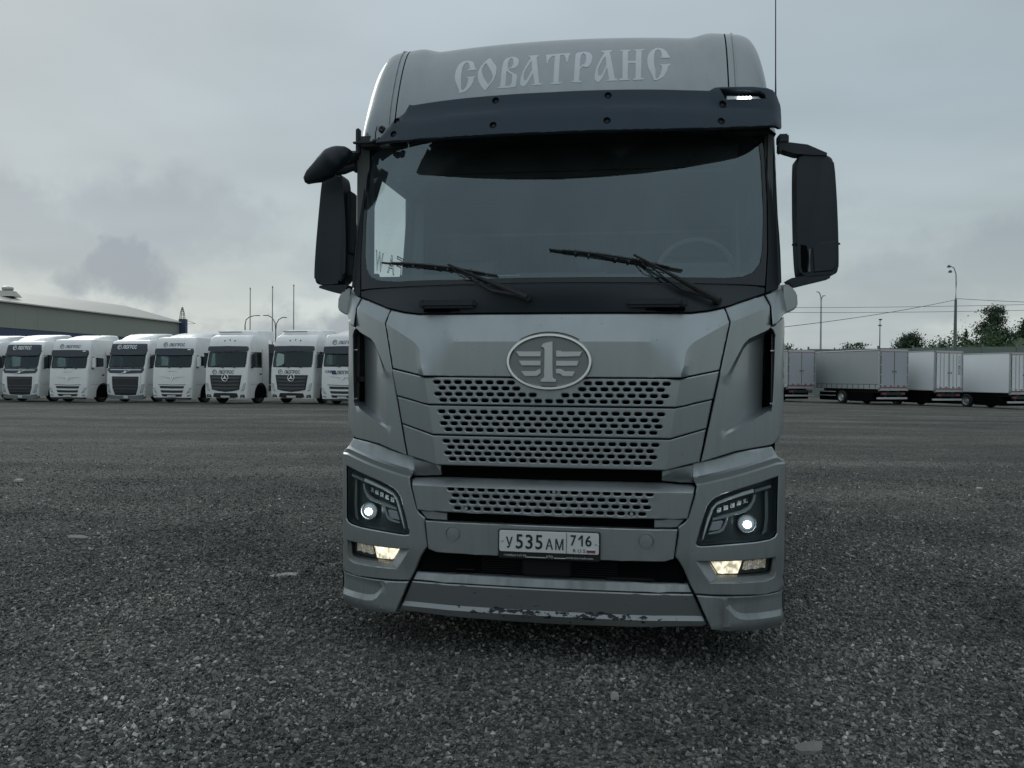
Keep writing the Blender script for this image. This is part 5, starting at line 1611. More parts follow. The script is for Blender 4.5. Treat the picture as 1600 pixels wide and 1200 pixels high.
def cab_truck(label, loc, rz, style):
    T = tag(empty('parked_truck', loc, rz), label, 'truck', ROW)
    if style == 'round':      # rounded cab with a dark roof band
        ST = [(0.34, 1.20, 0.04), (0.60, 1.23, 0.0), (1.30, 1.24, 0.0), (1.75, 1.24, 0.03), (1.95, 1.235, 0.07), (2.72, 1.20, 0.27), (2.80, 1.205, 0.28), (3.22, 1.20, 0.38), (3.42, 1.18, 0.50), (3.54, 1.12, 0.74), (3.58, 1.0, 1.2)]
        zw0, zw1 = 1.95, 2.72
    elif style == 'slot':
        ST = [(0.30, 1.20, 0.03), (0.60, 1.23, 0.0), (1.30, 1.24, 0.02), (1.80, 1.24, 0.05), (1.93, 1.24, 0.07), (2.62, 1.22, 0.22), (2.72, 1.22, 0.24), (3.10, 1.215, 0.30), (3.42, 1.205, 0.38), (3.56, 1.18, 0.50), (3.62, 1.10, 0.85)]
        zw0, zw1 = 1.93, 2.62
    else:                     # star
        ST = [(0.30, 1.20, 0.04), (0.60, 1.23, 0.0), (1.30, 1.24, 0.01), (1.75, 1.24, 0.04), (1.90, 1.24, 0.06), (2.72, 1.22, 0.26), (2.84, 1.22, 0.28), (3.22, 1.21, 0.36), (3.46, 1.19, 0.48), (3.60, 1.12, 0.72), (3.64, 1.0, 1.1)]
        zw0, zw1 = 1.90, 2.72
    zs = [s[0] for s in ST]
    yz = lambda z: float(np.interp(z, zs, [s[2] for s in ST]))
    hwz = lambda z: float(np.interp(z, zs, [s[1] for s in ST]))
    RC = 0.13
    ysid = [0.45, 1.40]

    def yfront(x, z, off=0.012):
        a = abs(x); hw = hwz(z); y = yz(z)
        if a > hw - RC:
            d = min(1.0, (a - (hw - RC)) / RC)
            y += RC * (1 - math.sqrt(max(0.0, 1 - d * d)))
        return y - off
    rings = [ring_at(z, hw, y, 2.15, RC, [y + 0.45, 1.45]) for z, hw, y in ST]
    n = len(rings[0])
    b = MB()
    V = [p for r_ in rings for p in r_]
    F = []
    iw0, iw1 = zs.index(zw0), zs.index(zw1)
    na = 6
    for k in range(len(rings) - 1):
        for i in range(n):
            j = (i + 1) % n
            if iw0 <= k < iw1:
                if i == n - 1 or i == na or j == n - na - 1 + 0 and False:
                    continue
                if i == n - 1:
                    continue
                if i == n - 1 - na - 0 - 1:
                    continue
            F.append((k * n + i, k * n + j, (k + 1) * n + j, (k + 1) * n + i))
    F.append(tuple((len(rings) - 1) * n + i for i in range(n)))
    b.poly(V, F)
    b.build('cab_body', WHITE, T, True, 40)
    # interior seen through the glass
    b = MB(); b.box(-1.15, 1.15, 1.62, 1.68, 0.8, 3.0); b.box(-1.12, 1.12, yz(zw0) + 0.12, 0.75, 1.2, zw0 + 0.03); b.box(-1.1, 1.1, 0.3, 1.7, zw1 + 0.03, zw1 + 0.06); b.box(-0.9, -0.4, 1.1, 1.3, 1.6, 2.35, 0.05); b.box(0.4, 0.9, 1.1, 1.3, 1.6, 2.35, 0.05)
    b.build('cab_interior', INTR, T, smooth=False)
    wo = both([(0, zw0), (0.95, zw0), (1.10, zw0 + 0.05), (1.13, zw0 + 0.20), (1.11, zw1 - 0.02), (1.0, zw1), (0, zw1)])
    panel('windscreen', wo, lambda x, z: yfront(x, z, 0.010), DGLASS, T, grid=0.15, thick=0.0, ch=0.0)
    wi = [(x * 0.955, zw0 + 0.045 + (z - zw0) * 0.93) for x, z in wo]
    panel('windscreen_edge', wo, lambda x, z: yfront(x, z, 0.014), FRIT, T, holes=[wi], grid=0.15, thick=0.01, ch=0.0)
    for s in (1, -1):
        sw = [(0.52, zw0 + 0.06), (1.38, zw0 + 0.12), (1.40, zw1 - 0.10), (0.80, zw1 - 0.06), (0.66, zw1 - 0.12)]
        if style == 'star':
            sw = [(0.50, zw0 + 0.02), (1.05, zw0 + 0.10), (1.36, zw0 + 0.22), (1.40, zw0 + 0.35), (1.38, zw1 - 0.12), (0.80, zw1 - 0.06), (0.68, zw1 - 0.10)]
        panel('side_window', sw, lambda u, v: 0.0, DGLASS, T, grid=0.3, thick=0.0, ch=0.0, mp=lambda u, v, w, s=s: (s * (hwz(v) - 0.01), u, v))
        fr = [(yz(zw0) + 0.45, zw0 - 0.002), (1.45, zw0 - 0.002), (1.45, zw1 + 0.002), (yz(zw1) + 0.45, zw1 + 0.002)]
        panel('door_frame', fr, lambda u, v: 0.0, FRIT if style != 'slot' else WHITE, T, holes=[sw], grid=0.3, thick=0.02, ch=0.0, mp=lambda u, v, w, s=s: (s * (hwz(v) + 0.003 - w), u, v))
        b = MB(); b.box(s * 1.27, s * 1.45, yz(zw0) + 0.28, yz(zw0) + 0.45, zw0 + 0.02, zw1 - 0.10, 0.04, 3)
        b.build('mirror_housing', WHITE if (style == 'slot' and s > 0) else BLACK, T)
        b = MB(); b.tube([(s * 1.20, yz(zw1) + 0.22, zw1 - 0.03), (s * 1.34, yz(zw1) + 0.22, zw1 - 0.06), (s * 1.36, yz(zw0) + 0.36, zw1 - 0.16)], 0.022, 6); b.box(s * 1.18, s * 1.36, yz(zw0) + 0.3, yz(zw0) + 0.38, zw0 - 0.03, zw0 + 0.03)
        b.build('mirror_arm', BLACK, T)
        b = MB(); b.box(s * 1.238, s * 1.246, 0.32, 1.5, 1.02, 1.032); b.box(s * 1.238, s * 1.246, 1.50, 1.512, 0.9, 2.9); b.build('door_seam', GREYP, T, smooth=False)
        b = MB(); b.box(s * 1.24, s * 1.252, 1.22, 1.42, 1.52, 1.60, 0.005); b.build('door_handle', BLACK, T)
        # wheel and arch
        Wh = empty('wheel', (s * 1.06, 1.36, 0.50)); Wh.parent = T
        b = MB(); b.lathe([(-0.15, 0.30), (-0.15, 0.46), (-0.1, 0.50), (0.1, 0.50), (0.15, 0.46), (0.15, 0.30)], 'X', 24); b.build('tyre', RUB, Wh)
        b = MB(); b.lathe([(s * 0.14, 0.30), (s * 0.08, 0.26), (s * 0.06, 0.20), (s * 0.15, 0.12), (s * 0.16, 0.001)], 'X', 20); b.build('rim', WHEELM, Wh)
        arch = [(1.36 + 0.60 * math.cos(R(a)), 0.50 + 0.60 * math.sin(R(a))) for a in range(0, 181, 15)] + [(0.76, 0.30), (1.96, 0.30)]
        panel('wheel_arch', arch, lambda u, v: 0.0, DARK, T, grid=0.3, thick=0.0, ch=0.0, mp=lambda u, v, w, s=s: (s * (hwz(max(v, 0.62)) + 0.006 if v > 0.6 else 1.235), u, v))
    # roof spoiler behind the cab roof
    if style == 'star':
        RF = [(0.85, 3.50, 3.60), (1.0, 3.5, 3.82), (1.5, 3.5, 3.92), (2.4, 3.4, 3.96), (2.9, 3.3, 3.96)]; rw = 1.04
    elif style == 'round':
        RF = [(0.75, 3.40, 3.50), (1.1, 3.4, 3.70), (1.6, 3.4, 3.88), (2.4, 3.3, 3.98), (2.9, 3.2, 3.98)]; rw = 1.0
    else:
        RF = [(0.9, 3.5, 3.58), (1.3, 3.5, 3.70), (1.8, 3.5, 3.82), (2.4, 3.4, 3.90), (2.9, 3.3, 3.90)]; rw = 1.02
    b = MB(); V = []
    for y, z0, z1 in RF:
        V += [(-rw - 0.12, y, z0), (-rw, y, z1 - 0.06), (-rw + 0.12, y, z1), (rw - 0.12, y, z1), (rw, y, z1 - 0.06), (rw + 0.12, y, z0)]
    b.poly(V, [(k * 6 + i, k * 6 + i + 1, (k + 1) * 6 + i + 1, (k + 1) * 6 + i) for k in range(len(RF) - 1) for i in range(5)] + [tuple(range(6))])
    b.build('roof_spoiler', WHITE, T, True, 40)
    b = MB(); b.box(-1.1, 1.1, 2.3, 2.95, 1.0, 3.2); b.build('spoiler_shadow_gap', GRIL, T, smooth=False)
    b = MB(); b.box(-0.45, 0.45, 0.4, 6.0, 0.6, 0.95); b.box(-1.1, 1.1, 0.25, 2.1, 0.42, 0.55); b.build('chassis', STEEL, T, smooth=False)
    pan = lambda name, pts, m, off=0.02, thick=0.03, ch=0.006, holes=(), grid=0.12: panel(name, pts, lambda x, z: yfront(x, z, off), m, T, holes=holes, grid=grid, thick=thick, ch=ch)
    txt = lambda s_, x, z, w, h, m, off, bold=0.004: text_obj('lettering', s_, 0.3, m, T, lambda u, v: (x + u, yfront(x + u, z + v, off), z + v), shear=0.15, width=w, height=h, bold=bold)

    def logo_ring(x, z, r, m, off):
        panel('company_logo', ellipse(x, z, r, r, 20), lambda u, v: yfront(u, v, off), m, T, holes=[ellipse(x + r * 0.08, z, r * 0.72, r * 0.78, 16)], grid=0.3, thick=0.004, ch=0.0)
        panel('company_logo', [(x - r * 0.5, z - r * 0.25), (x + r * 0.1, z + r * 0.5), (x + r * 0.45, z + r * 0.45), (x + r * 0.1, z - r * 0.1)], lambda u, v: yfront(u, v, off), m, T, grid=0.3, thick=0.004, ch=0.0)
    if style == 'round':
        pan('roof_band', both([(0, 2.74), (1.10, 2.76), (1.17, 2.90), (1.10, 3.30), (0.95, 3.32), (0, 3.32)]), VISD, 0.05, 0.06)
        pan('sun_visor', both([(0, 2.66), (1.10, 2.68), (1.15, 2.80), (1.05, 2.84), (0, 2.84)]), VISD, 0.12, 0.12)
        txt('ЛЮГРОС', 0.05, 3.13, 0.92, 0.22, LTPRINT, 0.058, 0.010); logo_ring(-0.60, 3.13, 0.13, LTPRINT, 0.058)
        pan('badge_panel', both([(0, 1.62), (1.02, 1.66), (1.14, 1.80), (1.12, 1.94), (0, 1.93)]), VISD, 0.02)
        pan('badge_bar', [(-0.98, 1.82), (0.98, 1.82), (0.98, 1.86), (-0.98, 1.86)], CHROME, 0.032, 0.01, 0.0)
        pan('badge_diagonal', [(-0.42, 1.60), (-0.34, 1.60), (0.42, 1.84), (0.34, 1.84)], CHROME, 0.034, 0.01, 0.0)
        pan('badge_disc', ellipse(-0.02, 1.72, 0.07, 0.07, 16), CHROME, 0.042, 0.01, 0.0)
        pan('grille', both([(0, 1.46), (0.85, 1.46), (0.80, 0.80), (0.66, 0.42), (0, 0.40)]), GRIL, 0.02)
        for z in (1.38, 0.96, 0.78, 0.60):
            pan('grille_slat', both([(0, z), (0.78 - max(0, 0.9 - z) * 0.3, z), (0.78 - max(0, 0.9 - z) * 0.3, z - 0.05), (0, z - 0.05)]), SLAT, 0.045, 0.02, 0.004)
        for s in (1, -1):
            pan('headlamp', mir([(0.90, 0.50), (1.12, 0.56), (1.20, 1.06), (1.02, 1.02)], s), LAMPC, 0.02, 0.03, 0.012)
            pan('grille_frame', mir([(0.86, 1.50), (0.97, 1.56), (0.92, 0.9), (0.80, 0.42), (0.70, 0.40), (0.82, 0.80)], s), WHITE, 0.03)
        pan('lower_bumper', both([(0, 0.36), (0.70, 0.38), (1.12, 0.46), (1.16, 0.24), (0.9, 0.18), (0, 0.18)]), DGREEN, 0.04, 0.2)
    elif style == 'slot':
        pan('sun_visor', both([(0, 2.58), (1.12, 2.60), (1.17, 2.78), (1.12, 2.96), (0, 2.98)]), VISD, 0.12, 0.14)
        pan('marker_lamp', [(0.86, 2.88), (1.05, 2.87), (1.05, 2.93), (0.86, 2.94)], LTPRINT, 0.127, 0.01, 0.0)
        txt('ЛЮГРОС', 0.10, 3.17, 0.98, 0.18, NAVY, 0.018); logo_ring(-0.60, 3.18, 0.13, GREYP, 0.018)
        pan('badge_wing', both([(0, 1.33), (0.2, 1.36), (0.78, 1.45), (0.2, 1.40), (0, 1.38)]), SATIN, 0.02, 0.01, 0.0)
        pan('badge_diamond', [(0, 1.24), (0.11, 1.38), (0, 1.52), (-0.11, 1.38)], CHROME, 0.03, 0.02, 0.0, holes=[[(0, 1.31), (0.055, 1.38), (0, 1.45), (-0.055, 1.38)]])
        txt('RENAULT', 0.0, 1.72, 0.55, 0.035, GREYP, 0.018, 0.0)
        for k, (z, w) in enumerate(((0.86, 0.76), (0.63, 0.70), (0.42, 0.64))):
            pan('grille_slot', both([(0, z + 0.06), (w, z + 0.07), (w - 0.06, z - 0.06), (0, z - 0.07)]), GRIL, 0.014, 0.01)
        pan('grille_lip', both([(0, 1.00), (0.84, 1.03), (0.84, 0.995), (0, 0.965)]), GREYP, 0.014, 0.01)
        for s in (1, -1):
            pan('headlamp', mir([(0.88, 0.52), (1.10, 0.60), (1.20, 0.86), (1.06, 0.84)], s), LAMPC, 0.02, 0.03, 0.012)
            pan('fog_lamp', mir([(0.92, 0.36), (1.12, 0.40), (1.12, 0.46), (0.92, 0.44)], s), LAMPC, 0.02, 0.02, 0.006)
        pan('lower_bumper', both([(0, 0.30), (1.10, 0.30), (1.0, 0.20), (0, 0.20)]), GRIL, 0.03, 0.2)
    else:
        pan('sun_visor', both([(0, 2.74), (1.12, 2.76), (1.17, 2.84), (1.12, 3.00), (0, 3.02)]), VISD, 0.12, 0.14)
        for x in (-0.30, 0.0, 0.30):
            pan('roof_marker', ellipse(x, 3.30 + (0.04 if x == 0 else 0), 0.035, 0.035, 10), GRIL, 0.02, 0.02, 0.0)
        logo_ring(-0.66, 1.66, 0.13, GREYP, 0.018)
        txt('ЛЮГРОС', 0.02, 1.66, 0.92, 0.19, NAVY, 0.018)
        gp = both([(0, 1.50), (0.93, 1.50), (0.80, 0.74), (0.40, 0.66), (0, 0.62)])
        pan('grille', gp, GRIL, 0.016)
        for z in (1.40, 1.22, 1.04, 0.86):
            w = 0.86 - (1.5 - z) * 0.17
            pan('grille_slat', both([(0, z - 0.02), (w, z), (w - 0.02, z - 0.09), (0, z - 0.12)]), SLAT, 0.045, 0.03, 0.006)
        pan('star_ring', ellipse(0, 1.36, 0.20, 0.20, 28), CHROME, 0.085, 0.05, 0.008, holes=[ellipse(0, 1.36, 0.165, 0.165, 24)])
        pan('star_back', ellipse(0, 1.36, 0.17, 0.17, 24), GRIL, 0.07, 0.03, 0.0)
        for k in range(3):
            a = R(90 + 120 * k)
            pan('star_point', [(0.18 * math.cos(a), 1.36 + 0.18 * math.sin(a)), (0.035 * math.cos(a + 1.05), 1.36 + 0.035 * math.sin(a + 1.05)), (0, 1.36), (0.035 * math.cos(a - 1.05), 1.36 + 0.035 * math.sin(a - 1.05))], CHROME, 0.09, 0.02, 0.0)
        for s in (1, -1):
            pan('headlamp', mir([(0.90, 0.66), (1.08, 0.70), (1.18, 1.12), (1.02, 1.06)], s), LAMPC, 0.02, 0.03, 0.014)
            pan('fog_lamp', mir([(0.82, 0.34), (1.12, 0.34), (1.08, 0.50), (0.88, 0.48)], s), GRIL, 0.016, 0.01)
            pan('fog_lens', mir([(0.92, 0.38), (1.02, 0.38), (1.02, 0.45), (0.94, 0.45)], s), LAMPC, 0.024, 0.01, 0.004)
        pan('air_intake', both([(0, 0.57), (0.66, 0.56), (0.74, 0.36), (0.50, 0.31), (0, 0.31)]), GRIL, 0.016, 0.01)
    pan('number_plate', [(-0.26, 0.33), (0.26, 0.33), (0.26, 0.43), (-0.26, 0.43)] if style != 'round' else [(-0.10, 0.24), (0.18, 0.24), (0.18, 0.40), (-0.10, 0.40)], PLW, 0.06, 0.01, 0.0)
    for s0 in (-0.15, 0.55):
        b = MB(); b.tube([(s0, yfront(s0, zw0, 0.03), zw0 - 0.03), (s0 - 0.25, yfront(s0 - 0.25, zw0 + 0.05, 0.03), zw0 + 0.055), (s0 - 0.6, yfront(s0 - 0.6, zw0 + 0.05, 0.03), zw0 + 0.075)], 0.016, 5); b.build('wiper', RUB, T)
    if style == 'round':
        b = MB(); b.tube([(0.9, 1.0, 3.5), (0.93, 0.9, 3.62)], 0.012, 6); b.tube([(-0.9, 1.0, 3.5), (-0.93, 0.9, 3.62)], 0.012, 6); b.build('roof_horn', RUB, T)
    if style == 'star':
        b = MB(); b.tube([(-0.95, 0.8, 3.78), (0.45, 0.8, 3.78)], 0.025, 6); b.build('roof_bar', RUB, T)
    return T


for (x, y, st, lab) in (
        (-32.15, 47.5, 'round', 'white truck with only its right half inside the left edge of the picture'),
        (-28.5, 46.5, 'round', 'white truck with dark roof band and large dark grille, leftmost whole one in the row'),
        (-25.1, 45.5, 'slot', 'white truck with three slots in its bumper, left of the second dark-banded truck'),
        (-21.75, 44.5, 'round', 'white truck with dark roof band between the two trucks with slotted bumpers'),
        (-18.4, 43.5, 'slot', 'white truck with slotted bumper and diamond badge beside the warehouse corner'),
        (-14.9, 42.0, 'star', 'white truck with star badge and slatted grille, the left one of two'),
        (-11.4, 41.0, 'star', 'white truck with star badge and slatted grille, the right one nearer the silver truck')):
    cab_truck(lab, (x, y + 0.5 * math.sin(x * 3.1), zg(x, y)), R(-13 + 2.2 * math.sin(x * 1.7)), st)


def side_truck():
    """last truck of the row, mostly hidden by the silver truck"""
    x, y = -8.55, 40.3
    T = cab_truck('white truck with blue stripes by its lettering, half hidden behind the silver truck', (x, y, zg(x, y)), R(-17), 'slot')
    for k in range(4):
        x0 = -1.02 + 0.085 * k
        panel('stripe', [(x0, 1.74), (x0 + 0.03 + 0.012 * k, 1.74), (x0 + 0.10 + 0.012 * k, 1.52), (x0 + 0.07, 1.52)], lambda u, v: 0.03 if False else -0.012 + 0.05, NAVY, T, grid=0.3, thick=0.01, ch=0.0)
    panel('stripe_block', [(-0.66, 1.74), (-0.40, 1.74), (-0.34, 1.54), (-0.60, 1.54)], lambda u, v: 0.018, NAVY, T, grid=0.3, thick=0.01, ch=0.0)
    text_obj('lettering', 'ЛЮГРОС', 0.3, NAVY, T, lambda u, v: (0.12 + u, 0.014, 1.64 + v), shear=0.15, width=0.92, height=0.18, bold=0.004)


side_truck()

# ---------------------------------------------------------------- trailers on the right
CURT = mat('grey_curtain', (0.32, 0.35, 0.355), 0.55, nv=0.06, ns=0.8)
BOXW = mat('white_box_wall', (0.76, 0.80, 0.82), 0.45, nv=0.05, ns=0.7)
DOORG = mat('grey_trailer_door', (0.38, 0.40, 0.43), 0.45, nv=0.05)
DOORW = mat('white_trailer_door', (0.74, 0.77, 0.78), 0.45, nv=0.04)
FRAMET = mat('trailer_frame', (0.44, 0.46, 0.47), 0.4, 0.3)
EDGE = mat('dark_door_edge', (0.08, 0.09, 0.10), 0.6)
REDT = mat('red_reflector', (0.28, 0.04, 0.06), 0.4)
GALV = mat('galvanised_bar', (0.50, 0.52, 0.52), 0.45, 0.4)
TRG = 'box trailers parked along the right of the yard'


def trailer(label, loc, rz, L, curtain, sign=None, H=4.0, zb=1.14):
    """origin at the near left corner of the rear, x across the rear, y along the body"""
    T = tag(empty('box_trailer', loc, rz), label, 'trailer', TRG)
    W = 2.55
    wall, door = (CURT, DOORG) if curtain else (BOXW, DOORW)
    b = MB(); b.box(0.02, W - 0.02, 0.05, L, zb + (0.30 if curtain else 0.0), H - 0.06, 0.03 if not curtain else 0.05, 2); b.build('body', wall, T)
    b = MB(); b.box(-0.01, W + 0.01, 0.03, L + 0.01, H - 0.09, H, 0.03, 2); b.build('roof_edge', FRAMET if not curtain else mat('roof_white', (0.60, 0.62, 0.62), 0.4), T)
    if curtain:
        b = MB()
        b.box(0.0, W, 0.04, L, zb, zb + 0.30, 0.01); b.build('side_rail', FRAMET, T)
        for k in range(12):
            y = 0.35 + k * (L - 0.6) / 11
            b = MB(); b.box(-0.012, 0.002, y, y + 0.045, zb + 0.03, zb + 0.34); b.build('curtain_strap', EDGE, T, smooth=False)
    b = MB(); b.box(0.0, 0.14, 0.0, 0.10, zb - 0.12, H - 0.02, 0.01); b.box(W - 0.14, W, 0.0, 0.10, zb - 0.12, H - 0.02, 0.01); b.box(0.0, W, 0.0, 0.10, zb - 0.10, zb + 0.12, 0.01); b.box(0, W, 0, 0.1, H - 0.16, H - 0.02, 0.01)
    b.build('rear_frame', FRAMET, T)
    for k in range(2):
        x0 = 0.16 + k * (W / 2 - 0.15)
        x1 = x0 + W / 2 - 0.17
        D = empty('rear_door', (0, 0, 0)); D.parent = T
        b = MB(); b.box(x0, x1, -0.035, 0.02, zb + 0.14, H - 0.18, 0.012); b.build('door_leaf', door, D)
        if not curtain:
            for xx in (x0 + 0.30, x0 + 0.62, x1 - 0.10):
                b = MB(); b.cyl((xx, -0.06, zb + 0.16), (xx, -0.06, H - 0.20), 0.018, None, 8); b.build('lock_rod', GALV, D)
        b = MB(); b.box((x0 + x1) / 2 + (0.40 if k == 0 else -0.48), (x0 + x1) / 2 + (0.48 if k == 0 else -0.40), -0.07, -0.03, zb + 1.22, zb + 1.32); b.build('door_catch', EDGE, D, smooth=False)
        for xx in (x0 + 0.25, x0 + 0.75):
            b = MB(); b.box(xx, xx + 0.16, -0.065, -0.03, zb + 0.20, zb + 0.27); b.build('lock_handle', EDGE, D, smooth=False)
        for i in range(4):
            z = zb + 0.30 + i * (H - zb - 0.75) / 3
            xx = 0.06 if k == 0 else W - 0.24
            b = MB(); b.box(xx, xx + 0.18, -0.05, -0.02, z, z + 0.07); b.build('hinge', GALV, D, smooth=False)
        b = MB(); b.box(x0, x1, -0.046, -0.03, zb + 0.10, zb + 0.16); b.box(x0, x1, -0.03, -0.01, H - 0.20, H - 0.15); b.build('reflective_strip', REDT, D, smooth=False)
    b = MB()
    for xx in (0.10, W - 0.15):
        b.box(xx, xx + 0.05, -0.02, 0.0, zb + 0.1, H - 0.15)
    b.box(W / 2 - 0.012, W / 2 + 0.012, -0.05, -0.01, zb + 0.12, H - 0.16)
    b.build('door_seal', EDGE, T, smooth=False)
    b = MB(); b.box(-0.05, W + 0.02, 0.10, 0.20, 0.42, 0.56, 0.02); b.build('underrun_bar', GALV, T)
    b = MB(); b.box(0.25, W - 0.25, 0.02, 0.12, 0.72, 0.92); b.box(0.7, 0.8, 0.2, 0.3, 0.5, zb); b.box(W - 0.8, W - 0.7, 0.2, 0.3, 0.5, zb); b.box(0.75, 0.95, 0.1, L - 0.1, zb - 0.32, zb); b.box(W - 0.95, W - 0.75, 0.1, L - 0.1, zb - 0.32, zb)
    b.build('chassis', STEEL, T, smooth=False)
    for xx in (0.30, W - 0.62):
        b = MB(); b.box(xx, xx + 0.32, 0.0, 0.03, 0.76, 0.88, 0.01); b.build('tail_lamp', REDT, T)
    for ya in (L * 0.57,):
        for xx, s in ((0.17, -1), (W - 0.17, 1)):
            Wh = empty('wheel', (xx, ya, 0.5)); Wh.parent = T
            b = MB(); b.lathe([(-0.15, 0.30), (-0.15, 0.46), (-0.1, 0.50), (0.1, 0.50), (0.15, 0.46), (0.15, 0.30)], 'X', 24); b.build('tyre', RUB, Wh)
            b = MB(); b.lathe([(s * 0.14, 0.31), (s * 0.05, 0.26), (s * 0.03, 0.20), (s * 0.12, 0.12), (s * 0.13, 0.001)], 'X', 20); b.build('rim', mat('rim_white', (0.5, 0.52, 0.52), 0.4, 0.3), Wh)
    if curtain:
        b = MB(); b.box(0.02, 0.06, L * 0.66, L - 0.4, 0.55, 0.62); b.box(0.02, 0.06, L * 0.66, L - 0.4, 0.85, 0.92); b.build('side_guard', GALV, T, smooth=False)
    b = MB(); b.box(0.10, W - 0.10, L * 0.10, L * 0.47, 0.22, zb - 0.28, 0.03); b.build('shade_box_rear', DARK, T)  # added dark box that imitates shade under the trailer
    b = MB(); b.box(0.25, W - 0.25, L * 0.66, L * 0.97, 0.22, zb - 0.28, 0.03); b.build('shade_box_front', DARK, T)  # second dark box, added to deepen the underside shade
    if sign:
        for t, zc, h, m in sign:
            text_obj('lettering', t, 0.3, m, T, lambda u, w, zc=zc: (W - 0.42 + w, -0.045, zc - u), width=h, height=0.20, bold=0.004)
    return T


def put_trailer(label, x, y, *a, **k):
    return trailer(label, (x, y, zg(x + 1, y)), *a, **k)


put_trailer('grey box trailer seen beside the silver truck with only its rear doors showing', 21.10, 61.4, R(16), 7.0, True)
put_trailer('grey curtain-sided trailer with white roof edge and grey rear doors', 26.15, 57.0, R(16), 7.1, True)
put_trailer('white box trailer with dark vertical lettering on its right rear door', 30.1, 57.0, R(16), 6.6, False,
            sign=(('SOR', 3.35, 0.62, mat('faint_print', (0.42, 0.44, 0.45), 0.5)), ('BOX', 2.60, 0.70, mat('dark_print', (0.09, 0.10, 0.12), 0.5))))
put_trailer('white box trailer cut by the right edge of the picture', 34.85, 56.0, R(16), 6.6, False)

# ---------------------------------------------------------------- warehouse on the left
WA = mat('warehouse_wall', (0.27, 0.285, 0.255), 0.6, nv=0.06, ns=0.25)
RFM = mat('warehouse_roof', (0.40, 0.395, 0.355), 0.5, nv=0.10, ns=0.15, bump=0.1, bs=3)
BLU = mat('blue_cladding', (0.030, 0.055, 0.115), 0.5, nv=0.1)
WH = tag(empty('warehouse', (-49.4, 97.0, 0)), 'long beige warehouse with low pitched roof and dark blue base', 'building')
A, Bp = Vector((-52.9, 74.0)), Vector((-46.8, 113.0))      # eaves line, near to far
d = (Bp - A).normalized(); nrm = Vector((-d.y, d.x))     # into the building
base = Vector((-49.4, 97.0))


def wpt(t, q, z):
    p = A + d * t + nrm * q - base
    return (p.x, p.y, z)


LEN = (Bp - A).length
NPAN = 13
for i in range(NPAN):
    t0, t1 = LEN * i / NPAN + 0.006, LEN * (i + 1) / NPAN - 0.006
    for nm, z0, z1, m, q in (('cladding_panel', 6.1, 8.72, WA, 0.0), ('base_panel', 0.0, 6.05, BLU, 0.05)):
        b = MB(); V = [wpt(t0, q, z0), wpt(t1, q, z0), wpt(t1, q, z1), wpt(t0, q, z1), wpt(t0, q + 0.15, z0), wpt(t1, q + 0.15, z0), wpt(t1, q + 0.15, z1), wpt(t0, q + 0.15, z1)]
        b.poly(V, [(0, 1, 2, 3), (7, 6, 5, 4), (0, 4, 5, 1), (1, 5, 6, 2), (2, 6, 7, 3), (3, 7, 4, 0)]); b.build(nm, m, WH, smooth=False)
b = MB()
prof = [(-0.35, 8.66), (-0.30, 8.80), (3.2, 9.75), (6.4, 10.6), (9.0, 11.25), (11.0, 11.5), (13.0, 11.25), (22.0, 8.8)]
V = [wpt(t, q, z) for t in (-2.0, LEN * 0.5, LEN + 0.4) for q, z in prof]
n = len(prof)
b.poly(V, [(k * n + i, k * n + i + 1, (k + 1) * n + i + 1, (k + 1) * n + i) for k in range(2) for i in range(n - 1)])
b.build('roof', RFM, WH, True, 50)
b = MB()
V = [wpt(LEN + 0.02, q, z) for q, z in prof] + [wpt(LEN + 0.02, 22.0, 0), wpt(LEN + 0.02, 0.2, 0)]
b.poly(V, [tuple(range(len(V)))]); b.build('gable_wall', WA, WH, smooth=False)
b = MB(); b.poly([wpt(0.2, 0.2, 0), wpt(LEN, 0.2, 0), wpt(LEN, 0.2, 8.6), wpt(0.2, 0.2, 8.6)], [(0, 1, 2, 3)]); b.build('inner_wall', WA, WH, smooth=False)
b = MB(); x, y, z = wpt(LEN - 0.1, -0.06, 0); b.box(x - 0.2, x + 0.75, y - 0.3, y + 0.5, 0, 9.25, 0.02); b.build('corner_trim', BLU, WH)
RV = empty('roof_vent', wpt(11.0, 2.6, 9.58)); RV.parent = WH
b = MB(); b.poly([(-1.0, -0.9, 0), (1.0, -0.9, 0), (1.0, 0.9, 0), (-1.0, 0.9, 0), (-0.6, -0.5, 0.62), (0.6, -0.5, 0.62), (0.6, 0.5, 0.62), (-0.6, 0.5, 0.62)], [(0, 1, 5, 4), (1, 2, 6, 5), (2, 3, 7, 6), (3, 0, 4, 7), (4, 5, 6, 7)]); b.build('vent_base', RFM, RV, smooth=False)
b = MB(); b.lathe([(0.60, 0.30), (0.68, 0.50), (0.85, 0.58), (1.02, 0.52), (1.14, 0.30), (1.18, 0.001)], 'Z', 20); b.build('vent_head', mat('vent_metal', (0.42, 0.44, 0.43), 0.35, 0.6), RV)


